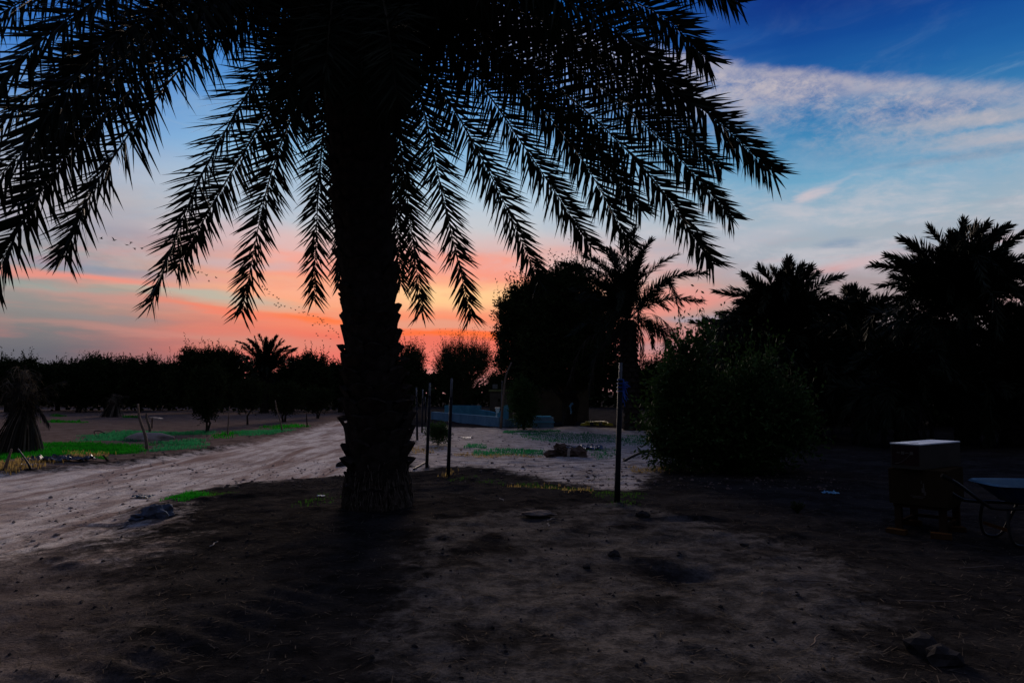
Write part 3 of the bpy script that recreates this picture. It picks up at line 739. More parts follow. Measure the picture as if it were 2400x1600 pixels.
bg_palm('tallest palm of the right-hand row, partly cut by the frame edge', (2252, 745), 1020, 20.5,
        [(2115, 560, 0), (2180, 536, .4), (2226, 550, -.4), (2258, 519, .3), (2288, 531, -.6), (2314, 524, .6), (2364, 530, 0), (2398, 548, -.5), (2079, 601, .3), (2045, 621, -.3), (2425, 600, .4), (2435, 680, -.2), (2430, 740, 0), (2060, 670, -.8), (2150, 620, -1.2), (2340, 600, -1.2), (2240, 590, -1.4), (2300, 620, -1.5)],
        seed=4, back=44, frlen=2.9)
bg_palm('low palm filling the gap between two taller palms on the right', (2010, 800), 1010, 26.0,
        [(1962, 701, 0), (1977, 680, .5), (2001, 674, -.3), (2027, 684, .3), (2052, 700, 0), (1940, 730, .4), (2080, 720, -.5), (2010, 700, -1)], seed=5, back=36, frlen=2.6)
bg_palm('short palm with low fronds just left of the round-crowned palm', (1722, 860), 1010, 29.0,
        [(1623, 755, 0), (1613, 797, .4), (1650, 745, -.5), (1690, 740, .5), (1640, 830, .2), (1750, 760, -.3)], seed=6, back=34, frlen=2.6)
bg_palm('palm crown far behind at the right edge of the grove', (2420, 830), 1000, 27.0, [(2330, 740, 0), (2370, 715, .5), (2420, 700, 0), (2350, 800, -.5), (2300, 790, .5)], seed=7, back=34, frlen=2.8)
bg_palm('dark low palm in the grove behind the stacked boxes', (2130, 850), 1000, 30.0, [(2060, 770, 0), (2100, 745, .5), (2150, 740, 0), (2200, 760, -.5), (2050, 830, .5)], seed=8, back=34, frlen=2.8)
for lb__, cx__, cy__, Y__, sd_ in [('stubby palm closing the gap right behind the citrus bush', 1770, 900, 22.5, 11), ('knee-high suckering palm below the round-crowned palm', 1900, 900, 23, 12), ('low spreading palm left of the tallest palm trunk', 2120, 905, 19.5, 14), ('squat palm at the right edge behind the wheelbarrow', 2370, 905, 20, 15)]:
    bg_palm(lb__, (cx__, cy__), 1010, Y__, [(cx__ - 110, cy__ - 60, 0), (cx__ - 60, cy__ - 105, .4), (cx__ + 10, cy__ - 120, -.4), (cx__ + 70, cy__ - 95, .3), (cx__ + 115, cy__ - 50, 0)], seed=sd_, back=26, frlen=2.3, skirt=8)
bg_palm('lone fan of palm fronds rising over the left tree line', (622, 880), 960, 55.0,
        [(556, 800, 0), (583, 796, .5), (608, 786, 0), (624, 792, -.4), (648, 788, .6), (664, 800, 0), (678, 812, -.5), (694, 816, .5), (634, 800, 1), (655, 820, -1)], seed=9, back=20, frlen=2.6, L=.5, n=60, w=.07)

# ------------------------------------------------------------------ leafy trees
def leaves_np(C, D, L, W, rng):
    n = len(C); D = D / (np.linalg.norm(D, axis=1)[:, None] + 1e-9)
    nr = rng.normal(size=(n, 3)); S = np.cross(D, nr); S /= np.linalg.norm(S, axis=1)[:, None] + 1e-9
    l = (L * rng.uniform(.7, 1.3, n))[:, None]; w = (W * rng.uniform(.7, 1.3, n))[:, None]
    V = np.stack([C, C + D * l * .5 - S * w * .5, C + D * l, C + D * l * .5 + S * w * .5], 1).reshape(-1, 3)
    return V, np.arange(n * 4).reshape(n, 4)
def crown_mesh(lobes, ntwig, per, leaf, seed, up=.5, twig=.5, sprig=0, wr=.45, fill=.35):
    """lobes: (x,y,z,rx,ry,rz). twigs start inside the lobes, point outward, carry leaves"""
    rng = np.random.RandomState(seed); lo = np.array(lobes)
    wt_ = lo[:, 3] * lo[:, 5]; li = rng.choice(len(lo), ntwig, p=wt_ / wt_.sum())
    v = rng.normal(size=(ntwig, 3)); v /= np.linalg.norm(v, axis=1)[:, None]
    r = np.where(rng.rand(ntwig) < fill, rng.rand(ntwig) ** .5 * .8, rng.uniform(.6, .92, ntwig))
    ph = lo[li]; lump = 1 + .10 * np.sin(v[:, 0] * 13 + v[:, 2] * 11 + seed) + .16 * np.sin(v[:, 0] * 5 + seed) + .16 * np.sin(v[:, 2] * 9 + v[:, 0] * 6) + .14 * np.sin(v[:, 2] * 7 + v[:, 1] * 4 + seed * 2)
    C = ph[:, :3] + v * ph[:, 3:] * (r * lump)[:, None]
    D = v + np.array([0, 0, up]) + rng.normal(0, .45, (ntwig, 3)); D /= np.linalg.norm(D, axis=1)[:, None]
    TL = twig * rng.uniform(.4, 1.2, ntwig)
    if sprig:
        k_ = (rng.rand(ntwig) < sprig) & (v[:, 2] > .2); TL[k_] *= 1.45; D[k_] = D[k_] * .8 + np.array([0, 0, .8])
    t = (np.arange(per) + .5) / per
    CC = (C[:, None] + D[:, None] * (TL[:, None, None] * t[None, :, None])).reshape(-1, 3)
    DD = (np.repeat(D, per, 0) * .6 + rng.normal(0, .7, (ntwig * per, 3)))
    V, Q_ = leaves_np(CC, DD, leaf, leaf * wr, rng)
    CC_ = C; E = C + D * TL[:, None]; S = np.cross(D, rng.normal(size=D.shape)); S /= np.linalg.norm(S, axis=1)[:, None]; S *= leaf * .09
    TV = np.stack([CC_ - S, CC_ + S, E], 1).reshape(-1, 3); TT_ = np.arange(ntwig * 3).reshape(-1, 3) + len(V)
    return mesh_np('crown', np.concatenate([V, TV]), [Q_, TT_])
def limb_trunk(h, r, stems, spread, seed, crown_h):
    rng = random.Random(seed); m = MB()
    for s_ in range(stems):
        a = rng.uniform(0, 6.28); x0 = (rng.uniform(-.5, .5) * r * 3 if stems > 1 else 0); y0 = (rng.uniform(-.5, .5) * r * 3 if stems > 1 else 0)
        top = Vector((x0 + math.cos(a) * spread * .35, y0 + math.sin(a) * spread * .35, h))
        mid = Vector((x0 * 1.1, y0 * 1.1, h * .5)) + Vector((rng.uniform(-.1, .1), rng.uniform(-.1, .1), 0)) * spread
        m.tube([(x0, y0, -.1), (x0, y0, .05), mid, top], [r * 1.4, r * 1.05, r * .8, r * .6], 8)
        for b in range(5):
            a2 = a + rng.uniform(-2.4, 2.4) + b * 1.3; st = mid.lerp(top, rng.uniform(.3, 1)); e = top + Vector((math.cos(a2) * spread * rng.uniform(.4, .8), math.sin(a2) * spread * rng.uniform(.4, .8), crown_h * rng.uniform(.2, .75)))
            k_ = st.lerp(e, .5) + Vector((0, 0, .12 * crown_h)); m.tube([st, k_, e], [r * .5, r * .3, r * .1], 5)
    return m
def tree(name, label, x, y, H_, spread, leaf, ntwig, per=7, seed=0, stems=1, r=.12, clear=.25, fol=FOL, cat='tree', up=.5, twig=.5, sprig=.0, lobes=None, fill=.35, depth=None, group=None):
    gz = H(x, y); root = thing(name, label, cat, (x, y, gz), 0, group); rng = random.Random(seed)
    z0 = H_ * clear; ch = H_ - z0; depth = depth or spread
    if lobes is None:
        lobes = [(0, 0, z0 + ch * .5, spread * .72, depth * .72, ch * .48)]
        for i in range(7):
            a = i * .9 + rng.uniform(-.3, .3); f = rng.uniform(.35, .62)
            lobes.append((math.cos(a) * spread * f * 1.05, math.sin(a) * depth * f, z0 + ch * rng.uniform(.3, .82), spread * rng.uniform(.25, .42), depth * rng.uniform(.25, .42), ch * rng.uniform(.16, .3)))
        for i in range(6):
            f = rng.uniform(-.75, .75); lobes.append((f * spread, rng.uniform(-.3, .3) * depth, z0 + ch * (.98 - .35 * f * f) * rng.uniform(.86, 1.04), spread * rng.uniform(.10, .2), depth * .15, ch * rng.uniform(.08, .17)))
    obj('trunk', limb_trunk(z0 + .15 * ch, r, stems, spread, seed, ch * .7), WOOD, root)
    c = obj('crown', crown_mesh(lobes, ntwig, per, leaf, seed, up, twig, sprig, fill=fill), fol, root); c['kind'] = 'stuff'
    return root
def tree_px(name, label, px, top_py, halfw_px, Y, **k):
    Htop = P(px, top_py, Y).z - 0; x = (px - 1200) / FPX * Y; return tree(name, label, x, Y, Htop, halfw_px / FPX * Y, **k)

# left tree line
LT_ = [
 (22, 838, 62, 58, 'bushy tree at the very left edge of the tree line'),
 (140, 852, 60, 62, 'low tree second from the left in the tree line'),
 (188, 843, 52, 56, 'twiggy tree above the right arm of the big frond sheaf'),
 (250, 832, 66, 60, 'broad tree behind the small sheaf of fronds'),
 (330, 838, 46, 57, 'tree with a leafy tuft above the two leaning sticks'),
 (400, 850, 56, 64, 'lower tree left of the double-topped trees'),
 (462, 818, 56, 54, 'tall leafy tree behind the small round tree'),
 (526, 808, 42, 56, 'highest leafy tree just left of the lone palm'),
 (690, 840, 50, 58, 'dark tree leaning against the right side of the lone palm'),
 (738, 830, 46, 54, 'leafy tree left of the big trunk in the tree line'),
 (800, 850, 44, 57, 'tree half hidden by the left side of the big trunk'),
]
for i, (px, ty, hw, Y, lb) in enumerate(LT_):
    tree_px('orchard_tree', lb, px, ty + 13, hw * 1.1, Y, leaf=.17, ntwig=2600, per=13, seed=30 + i, stems=3, r=.09, clear=.14, twig=.6, sprig=.10, up=.5)
tree_px('orchard_tree', 'tree showing just right of the big trunk, before the sunset glow', 960, 832, 44, 45, leaf=.12, ntwig=2600, per=7, seed=51, stems=3, r=.08, clear=.2, twig=.6, sprig=.2, up=.8, fol=FOL3)
tree_px('tamarisk_tree', 'feathery tamarisk behind the blue tank, with fine twigs on top', 1085, 818, 78, 47, leaf=.10, ntwig=5200, per=7, seed=52, stems=4, r=.10, clear=.2, twig=.7, sprig=.28, up=.9, fol=FOL3)
tree_px('orchard_tree', 'small tree in the gap between tamarisk and big dark tree', 1165, 880, 40, 50, leaf=.11, ntwig=1600, per=6, seed=53, stems=2, r=.07, clear=.2, twig=.5, sprig=.2, fol=FOL3)
# big broad tree right of centre
Yb = 33.5
def lb_(px, py, rx, rz, dy=0, ry=None): 
    p = P(px, py, Yb); return (p.x - bx, dy, p.z, rx, ry or rx, rz)
bx = (1325 - 1200) / FPX * Yb
tree('broad_tree', 'big dense dark tree right of the sunset, above the mud hut', bx, Yb, 7.0, 3.0, leaf=.14, ntwig=15000, per=9, seed=60, stems=5, r=.2, clear=.2, twig=.6, sprig=.12, fill=.5,
     lobes=[lb_(1290, 790, 2.4, 2.0), lb_(1250, 720, 1.5, 1.0, .4), lb_(1320, 700, 1.6, 1.15, -.3), lb_(1215, 790, 1.15, 1.3, .2), lb_(1205, 855, .9, .7), lb_(1290, 860, 2.0, 1.0, -.6), lb_(1380, 760, 1.8, 1.6, .5), lb_(1400, 850, 1.5, 1.2), lb_(1280, 675, .9, .6), lb_(1345, 655, .8, .6), lb_(1235, 885, .8, .5), lb_(1190, 735, .5, .5)])
tree_px('leafy_tree', 'leafy tree peeping between the post palm and the citrus bush', 1545, 848, 60, 34, leaf=.11, ntwig=2600, per=7, seed=61, stems=3, r=.1, clear=.12, twig=.5, sprig=.15)
# citrus bush
Yc = 13.6; cxb = (1710 - 1200) / FPX * Yc; bx = cxb
def cb(px, py, rx, rz, dy=0): p = P(px, py, Yc); return (p.x - cxb, dy, p.z, rx, rx, rz)
tree('citrus_bush', 'large rounded citrus bush to the right of the pipe post', cxb, Yc, 2.7, 1.6, leaf=.10, ntwig=3900, per=8, seed=62, stems=5, r=.05, clear=.08, twig=.42, sprig=.3, fol=FOL2, cat='bush', fill=.3,
     lobes=[cb(1745, 1005, 1.1, .78), cb(1620, 1010, .62, .55), cb(1632, 940, .42, .5, .1), cb(1720, 935, .5, .36), cb(1600, 850, .22, .3), cb(1815, 965, .5, .42), cb(1840, 1005, .5, .42), cb(1575, 1030, .3, .3), cb(1700, 1060, .9, .32), cb(1560, 960, .25, .3), cb(1625, 835, .2, .3, .2), cb(1770, 885, .35, .3), cb(1560, 905, .16, .22), cb(1532, 1005, .18, .16), cb(1575, 870, .14, .2), cb(1655, 800, .16, .2), cb(1548, 1060, .2, .16), cb(1590, 940, .3, .3)])
# little shrub in front of the tank
tree_px('weeping_shrub', 'tall dark weeping shrub in front of the blue tank', 1228, 905, 30, 29.2, leaf=.085, ntwig=1500, per=8, seed=63, stems=4, r=.03, clear=.05, twig=.45, fol=FOL2, cat='bush', up=.2)
tree_px('weed_bush', 'knee-high green weed bush beside the thin pipe posts', 1028, 1000, 28, 20.5, leaf=.05, ntwig=700, per=7, seed=64, stems=4, r=.012, clear=.05, twig=.22, fol=FOL2, cat='bush', up=.8)
tree_px('sapling', 'small round-topped tree standing at the edge of the grass strip', 490, 868, 44, 26.8, leaf=.085, ntwig=2300, per=8, seed=65, stems=3, r=.045, clear=.17, twig=.32, cat='tree')
tree_px('sapling', 'thin-trunked sapling halfway between round tree and leaning stake', 584, 900, 34, 33, leaf=.10, ntwig=900, per=7, seed=66, stems=1, r=.05, clear=.34, twig=.4, cat='tree')
tree_px('sapling', 'bushy sapling behind the leaning pale stake', 668, 905, 40, 37, leaf=.10, ntwig=1200, per=7, seed=67, stems=2, r=.06, clear=.22, twig=.4, cat='tree')
tree_px('sapling', 'sapling close to the left side of the big trunk', 745, 915, 34, 42, leaf=.11, ntwig=900, per=7, seed=68, stems=2, r=.06, clear=.2, twig=.4, cat='tree')
# far woods: one dark mass behind everything
def woods(name, label, x0, x1, Y, h, n, leaf, seed, fol=FOL, jag=.35):
    rng = np.random.RandomState(seed); X = rng.uniform(x0, x1, n); top = h * (1 + jag * fbm(X, X * 0 + seed, .22, 3, seed)); Z = rng.rand(n) ** .8 * top
    C = np.stack([X, Y + rng.uniform(-2, 2, n), Z], 1); D = rng.normal(size=(n, 3)) + [0, 0, .6]
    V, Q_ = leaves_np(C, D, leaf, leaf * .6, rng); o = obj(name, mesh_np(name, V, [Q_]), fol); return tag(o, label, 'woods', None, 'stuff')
woods('far_woods', 'far dark woods closing the view behind the left tree line', -75, -5, 82, 4.3, 9000, .9, 70)
woods('far_woods', 'distant low woods behind the mud hut and big tree', 8, 45, 78, 4.2, 5200, .9, 71)
woods('far_woods', 'pale gap of low far scrub behind the tamarisk', -8, 10, 84, 2.6, 2600, .7, 74)
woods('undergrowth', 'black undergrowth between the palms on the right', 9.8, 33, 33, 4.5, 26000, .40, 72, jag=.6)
woods('undergrowth', 'low dark hedge of scrub under the left tree line', -42, -9, 63, 2.2, 6000, .4, 73)

# ------------------------------------------------------------------ mud huts, tank
def hut(name, label, x0, x1, Y, depth, h, rz=0, doorway_shade=None, win=None, slab=.12, over=.25):
    cx_ = (x0 + x1) / 2; w = x1 - x0; root = thing(name, label, 'hut', (cx_, Y, H(cx_, Y)), rz)
    m = MB(); m.box((0, depth / 2, h / 2 - .1), (w, depth, h + .2)); obj('wall', m, MUD, root)
    m = MB(); m.box((0, depth / 2, h + slab / 2 + .003), (w + over * 2, depth + over * 2, slab)); obj('roof', m, SLAB, root)
    if win:
        wx, wz, ww, wh = win; m = MB()
        for c_, s_ in (((wx, -.02, wz + wh / 2), (ww + .1, .06, .05)), ((wx, -.02, wz - wh / 2), (ww + .1, .06, .05)), ((wx - ww / 2, -.02, wz), (.05, .06, wh)), ((wx + ww / 2, -.02, wz), (.05, .06, wh))): m.box(c_, s_)
        f = obj('window', m, MUD, root); m = MB(); m.box((wx, -.01, wz), (ww - .05, .03, wh - .05)); obj('shade_panel', m, OPENING_SHADE, f)  # solid dark panel in the frame, window shade painted by colour
    if doorway_shade:
        dx_, dw, dh = doorway_shade; m = MB(); m.box((dx_, -.012, dh / 2), (dw, .03, dh)); obj('doorway_shade', m, OPENING_SHADE, root)  # solid dark panel on the wall, doorway shade painted by colour
    return root
Yh = 40.0
h1 = hut('pump_hut', 'small mud hut with mossy slab roof and tiny window behind the tank', (1148 - 1200) / FPX * Yh, (1200 - 1200) / FPX * Yh, Yh, 2.0, 1.62, win=(-.1, 1.12, .16, .22), over=.06)
m = MB(); m.box((-.35, .5, 1.62 + .28), (.22, .2, .2)); m.box((-.35, .38, 1.62 + .30), (.3, .03, .26)); obj('roof_vent', m, STEEL, h1)
h2 = hut('mud_hut', 'long low mud hut with dark doorway under the big tree', (1215 - 1200) / FPX * 37, (1382 - 1200) / FPX * 37, 37.6, 2.6, 2.0, doorway_shade=(.9, .75, 1.75))

def wall_run(m, pts, h, th=.22, z0=-.1):
    for a, b in zip(pts[:-1], pts[1:]):
        a = Vector(a); b = Vector(b); d = b - a; L_ = d.length; ang = math.atan2(d.y, d.x); c = (a + b) / 2
        m.box((c.x, c.y, (h + z0) / 2), (L_ + th * .5, th, h - z0), Matrix.Rotation(ang, 3, 'Z'))
tank = thing('water_tank', 'blue-washed concrete irrigation tank with low walls, left of the shrub', 'water tank', (G0(1173, 1001).x, G0(1173, 1001).y, 0))
tinv = Vector(tank.location)
def tl(px, py): g = G0(px, py); return (g.x - tinv.x, g.y - tinv.y, 0)
m = MB(); wall_run(m, [tl(1015, 983), tl(1173, 1001)], .46); o = obj('front_wall', m, CONC_BLUE, tank)
m = MB(); wall_run(m, [tl(1181, 1001), tl(1246, 998)], .36); obj('side_wall', m, CONC_BLUE, tank)
m = MB(); wall_run(m, [tl(1046, 980), tl(1124, 981)], .80, .25); obj('back_wall', m, CONC_BLUE2, tank)
m = MB(); a = Vector(tl(1128, 986)); b = Vector(tl(1166, 990))
for i in range(8):
    t = i / 7; p = a.lerp(b, t); m.box((p.x, p.y, .3), (.2, .5, .6 - .22 * t * t), Matrix.Rotation(-.1, 3, 'Z'))
obj('spillway', m, CONC_BLUE2, tank)
# upright fin wall with sloping edge
m = MB(); f0 = Vector(tl(1168, 999.5)); f1 = Vector(tl(1192, 999)); th = .12
pf = [(f0.x - .05, .0), (f1.x, .0), (f1.x, .98), (f0.x + .22, .98), (f0.x + .08, .68), (f0.x - .05, .62)]
V = [(x, f0.y - .30, z) for x, z in pf] + [(x, f0.y - .08, z) for x, z in pf]; n = len(pf)
me = bpy.data.meshes.new('fin_wall'); me.from_pydata(V, [], [tuple(range(n))[::-1], tuple(range(n, 2 * n))] + [(i, (i + 1) % n, n + (i + 1) % n, n + i) for i in range(n)][::1]); me.update()
obj('fin_wall', me, CONC_BLUE2, tank)
m = MB(); q = G0(1270, 1001)
t2 = thing('water_trough', 'short blue concrete trough with a ledge, right of the dark shrub', 'trough', (q.x, q.y, 0))
m = MB(); m.box((0, 0, .20), (1.02, .7, .50)); obj('basin', m, CONC_BLUE, t2)
m = MB(); m.box((0, 0, .483), (.9, .6, .06), None, .9); obj('rim', m, CONC_BLUE2, t2)
m = MB(); m.box((0, -.38, .25), (1.1, .06, .05)); obj('ledge', m, CONC_BLUE2, t2)
m = MB(); q = P(1166, 960, 33); m.box((0, 0, 0), (.2, .16, .10)); m.box((0, 0, .09), (.24, .2, .04)); m.box((0, 0, -.2), (.14, .12, .3)); m.box((0, 0, -.55), (.18, .16, .5))
tag(obj('pump_box', m, [WHITE], None, q), 'small pale pump box behind the tank walls', 'pump')
m = MB(); m.box((0, 0, .24), (.14, .12, .5)); pb = obj('stub', m, STEEL)
bpy.data.objects.remove(pb)

# ------------------------------------------------------------------ pipe posts
def post(label, base, top, Y, r_low, r_top, sleeve_py, Ytop=None, rope=False):
    b = P(base[0], base[1], Y); b.z = H(b.x, b.y); t = P(top[0], top[1], Ytop or Y)
    root = thing('pipe_post', label, 'post', b); t = t - b; k = (P(top[0], sleeve_py, Y).z - b.z) / t.z; b0 = Vector((0, 0, -.05))
    m = MB(); m.tube([b0, b0.lerp(t, .3 * k), b0.lerp(t, k)], [r_low * 1.12, r_low, r_low * .9], 12); obj('sleeve', m.mesh('sleeve', True), BLACKPIPE, root)
    m = MB(); m.tube([b0.lerp(t, k * .9), t], [r_top, r_top], 10); obj('pipe', m.mesh('pipe', True), STEEL, root)
    m = MB(); m.tube([b0.lerp(t, k) - Vector((0, 0, .02)), b0.lerp(t, k) + Vector((0, 0, .02))], [r_low * .97, r_low * .8], 12); obj('collar', m, BLACKPIPE, root)
    return root, t, k
pA, tA, kA = post('nearest pipe post with a knot of blue rope, in front of the palm', (1446, 1190), (1455, 850), 9.0, .036, .022, 892)
post('second pipe post, standing alone at the edge of the grassy rim', (1050, 1110), (1059, 886), 12.7, .033, .021, 931)
post('pipe post leaning right, close beside the big trunk', (1000, 1090), (1008, 897), 14.2, .032, .021, 928)
post('thin far pipe post, fourth from the right', (978, 1029), (976, 908), 22.5, .035, .022, 930)
post('thin far pipe post, fifth from the right', (989, 1012), (991, 912), 26.8, .035, .024, 934)
post('farthest pipe post of the row, by the tank corner', (998, 990), (997, 930), 35.5, .035, .024, 942)
rng = random.Random(5); m = MB(); rc = Vector(pA.location)
for i in range(26):
    f = .80 + rng.uniform(-.06, .05) if i < 18 else .84
    s0 = Vector((0, 0, -.05)).lerp(tA, f) + Vector((.03, -.02, 0)); d = Vector((rng.uniform(.1, 1), rng.uniform(-.5, .5), rng.uniform(-.9, .6))).normalized() * rng.uniform(.04, .12)
    m.tube([s0, s0 + d * .6 + Vector((0, 0, .01)), s0 + d + Vector((0, 0, -.02))], [.006, .006, .003], 4)
for i in range(4):
    c0 = Vector((0, 0, -.05)).lerp(tA, .80 + i * .025); m.tube([c0 + Vector((math.cos(a) * .042, math.sin(a) * .042, i * .004)) for a in np.linspace(0, 6.3, 12)], .005, 4)
tag(obj('rope', m, BLUE_ROPE, None, rc), 'frayed blue rope knotted round the nearest pipe post', 'rope')

def stick(name, label, pts, r, m_=DRYWOOD, cat='stick', sides=6, wob=.0):
    b = pts[0]; c = [Vector(p) - Vector(b) for p in pts]
    if len(c) == 2: c = [c[0], c[0].lerp(c[1], .33) + Vector((wob, 0, 0)), c[0].lerp(c[1], .7) - Vector((wob, 0, 0)), c[1]]
    c = catmull(c, max(8, len(c) * 4)); n = len(c)
    m = MB(); m.tube(c, [r * (1.1 - .5 * i / n) for i in range(n)], sides); o = obj(name, m.mesh(name, True), m_, None, b); return tag(o, label, cat)
def gp(px, py): g = G(px, py); return g
g = gp(345, 1057); stick('stick', 'taller leaning stick stuck in the left grass strip', [g, P(323, 946, g.y)], .038, wob=.03)
g = gp(352, 1014); stick('stick', 'short stick stuck in a small heap of sand', [g, P(343, 968, g.y)], .05, wob=.02)
m = MB(); m.blob((0, 0, 0), (.75, .5, .2), 3, .18, 3, 1.5); tag(obj('sand_heap', m.mesh('sand_heap', True), PALECLOD, None, gp(352, 1028)), 'small heap of pale sand round the short stick', 'heap')
g = gp(368, 973); m = MB(); 
for i in range(5): m.box((i * .16 - .3, 0, .12 - abs(i - 2) * .02), (.18, .28, .05), Matrix.Rotation((i - 2) * .12, 3, 'Y'))
tag(obj('curved_board', m, PALE, None, P(357, 975, 30)), 'pale curved board lying behind the short stick', 'board')
bpy.data.objects['curved_board'].location.z = .35
m2 = MB(); m2.tube([(0, 0, -.36), (0, 0, .1)], .03, 6); obj('prop', m2, DRYWOOD, bpy.data.objects['curved_board'])
g = gp(661, 1012); stick('stake', 'pale stake leaning left among the saplings', [g, P(645, 938, g.y)], .03, wob=.02)
g = gp(533, 1020); stick('stake', 'thin upright stake right of the small round tree', [g, P(538, 952, g.y)], .025)
g = gp(720, 1000); stick('stake', 'short dark stake near the far end of the track', [g, P(718, 968, g.y)], .03, WOOD)
g = gp(11, 1101); stick('stick', 'dark stick in the dry weeds at the left edge', [g, P(27, 1052, g.y)], .03)
g = gp(72, 1098); stick('black_hose', 'black hose end bent up from the litter by the frond sheaf', [g, g + Vector((-.1, .05, .12)), P(43, 1052, g.y + .6)], .022, BLACKPIPE, 'hose')
g = gp(254, 1080); stick('stick', 'short dark stick poking from yellow weeds', [g, P(241, 1066, g.y)], .022, WOOD)
g = gp(255, 1018); g2 = gp(223, 1018); mid = (g + g2) / 2
stick('hose_loop', 'black irrigation hose looping above the bare left field', [g, P(245, 1014, g.y), P(230, 1009, g.y), P(221, 1011, g.y), g2 + Vector((0, 0, .02))], .022, BLACKPIPE, 'hose')
g = gp(1461, 1079)
stick('irrigation_pipe', 'dark pipe arching from the ground into the citrus bush', [g, P(1499, 1062, 15.0), P(1546, 1053, 14.6), P(1623, 1043, 14.2), P(1680, 1045, 14)], .028, BLACKPIPE, 'pipe', 8)
g = gp(972, 1098); stick('pipe_stub', 'black pipe running from the trunk foot to the leaning post', [gp(970, 1102) + Vector((0, 0, .02)), gp(1000, 1086) + Vector((0, 0, .04))], .02, BLACKPIPE, 'pipe')
g = gp(1178, 990); stick('dead_branch', 'tall bent dead branch rising from the tank wall', [Vector((g.x, 30.0, 0)), P(1181, 920, 30), P(1186, 880, 30), P(1199, 849, 30)], .06, DRYWOOD, 'branch')
g = gp(1175, 1000); stick('pole', 'straight thin pole standing beside the dead branch', [Vector((g.x, 30.2, 0)), P(1177, 892, 30.2)], .03, STEEL, 'pole')
stick('cable', 'sagging cable strung between the dead branch and the post palm', [P(1186, 892, 30), P(1250, 904, 29.6), P(1303, 920, 29.2), P(1365, 914, 28.8), P(1468, 880, 28.4)], .012, BLACKPIPE, 'cable', 4)
m = MB(); q = P(1337, 950, 32); m.box((0, 0, 0), (.10, .03, .16), Matrix.Rotation(.6, 3, 'Y')); m.box((.08, 0, .08), (.10, .03, .1), Matrix.Rotation(-.4, 3, 'Y'))
for i in range(3): m.box((.02 * i, 0, -.12 - .1 * i), (.05, .02, .14), Matrix.Rotation(.2 * i, 3, 'Y'))
tag(obj('cloth_scrap', m, BLUESCRAP, None, q), 'scrap of light blue cloth on the big tree stem', 'cloth')

# yellow pallet
g = G0(1397, 997); pl = thing('pallet', 'yellow plastic pallet lying under the big tree', 'pallet', (g.x, g.y, 0), .05)
for k_ in range(5):
    m = MB(); m.box((0, -.35 + k_ * .17, .19), (.95, .10, .025)); obj('slat', m, YELLOW, pl)
for s_ in (-1, 0, 1):
    m = MB(); m.box((s_ * .42, 0, .09), (.14, .8, .17), None, .8); obj('runner', m, YELLOW, pl)
m = MB(); V = [(-.22, -.3, 0), (.22, -.3, 0), (.15, .3, 0), (-.15, .3, 0), (-.12, -.1, .16), (.02, -.1, .12)]
for s_ in (-1, 1):
    m = MB(); m.box((0, 0, .07), (.34, .4, .13), Matrix.Rotation(.25 * s_, 3, 'Y'), .6)
    tag(obj('wedge_block', m, YELLOW, None, (g.x + s_ * .62, g.y - .25, .0)), 'yellow wedge block at the %s end of the pallet' % ('left' if s_ < 0 else 'right'), 'block')

# ------------------------------------------------------------------ dead root pile and sheets
g = gp(1330, 1068); rp = thing('root_pile', 'heap of dead roots and bark lying on the pale field', 'root pile', g)
m = MB(); rng = random.Random(17)
for i in range(7): m.blob((rng.uniform(-.36, .3), rng.uniform(-.12, .15), .05), (rng.uniform(.12, .24), .14, rng.uniform(.08, .17)), i, .45, 2, 3)
m.blob((-.18, .02, .15), (.16, .12, .14), 40, .5, 2, 3); obj('stump', m, ROOTM, rp)
for i in range(16):
    a = rng.uniform(0, 6.28); s0 = Vector((rng.uniform(-.25, .2), rng.uniform(-.1, .1), .1)); e = s0 + Vector((math.cos(a) * rng.uniform(.2, .45), math.sin(a) * .25, rng.uniform(-.08, .16)))
    m = MB(); m.tube([s0, s0.lerp(e, .5) + Vector((0, 0, rng.uniform(0, .1))), e], [.035, .022, .006], 5); obj('root', m, ROOTM, rp)
m = MB(); m.box((.02, -.17, .1), (.07, .03, .19), Matrix.Rotation(.15, 3, 'Y')); o = obj('bark_strip', m, PALE, rp)
def sheet_obj(name, label, cpx, size, m_, seed, hh=.08, cat='plastic sheet', rz=0, n=28, m=None):
    c = gp(*cpx); V = []
    for j in range(n // 2):
        for i in range(n):
            u = i / (n - 1) - .5; v = j / (n // 2 - 1) - .5; edge_ = 1 + .25 * mnoise.noise(Vector((u * 4, v * 4, seed)))
            p = Matrix.Rotation(rz, 3, 'Z') @ Vector((u * size[0] * edge_, v * size[1] * edge_, 0))
            h = hh * abs(mnoise.noise(Vector((u * 9, v * 7, seed * 2.3)))) + hh * .8 * abs(mnoise.noise(Vector((u * 22, v * 16, seed)))) + .012
            V.append((p.x, p.y, H(c.x + p.x, c.y + p.y) - c.z + h))
    k_ = n // 2; F = [(j * n + i, j * n + i + 1, (j + 1) * n + i + 1, (j + 1) * n + i) for j in range(k_ - 1) for i in range(n - 1)]
    me = bpy.data.meshes.new(name); me.from_pydata(V, [], F); me.update()
    o = obj(name, me, m_, None, c); md = o.modifiers.new('s', 'SOLIDIFY'); md.thickness = .006
    return tag(o, label, cat)
sheet_obj('plastic_sheet', 'crumpled black plastic sheet along the near edge of the left grass', (140, 1080), (1.35, .45), TARP, 4, .12)
sheet_obj('plastic_sheet', 'crumpled dark blue sheet on the ground behind the root heap', (1362, 1052), (1.15, .9), TARP, 5, .10, rz=-.2)
sheet_obj('plastic_sheet', 'small wrinkled blue-grey sheet beside the mound on the track edge', (335, 1166), (.24, .2), TARPBLUE, 6, .05)
sheet_obj('plastic_scrap', 'pale plastic litter under the black hose end', (62, 1093), (.3, .2), TARPBLUE, 7, .05, 'litter')
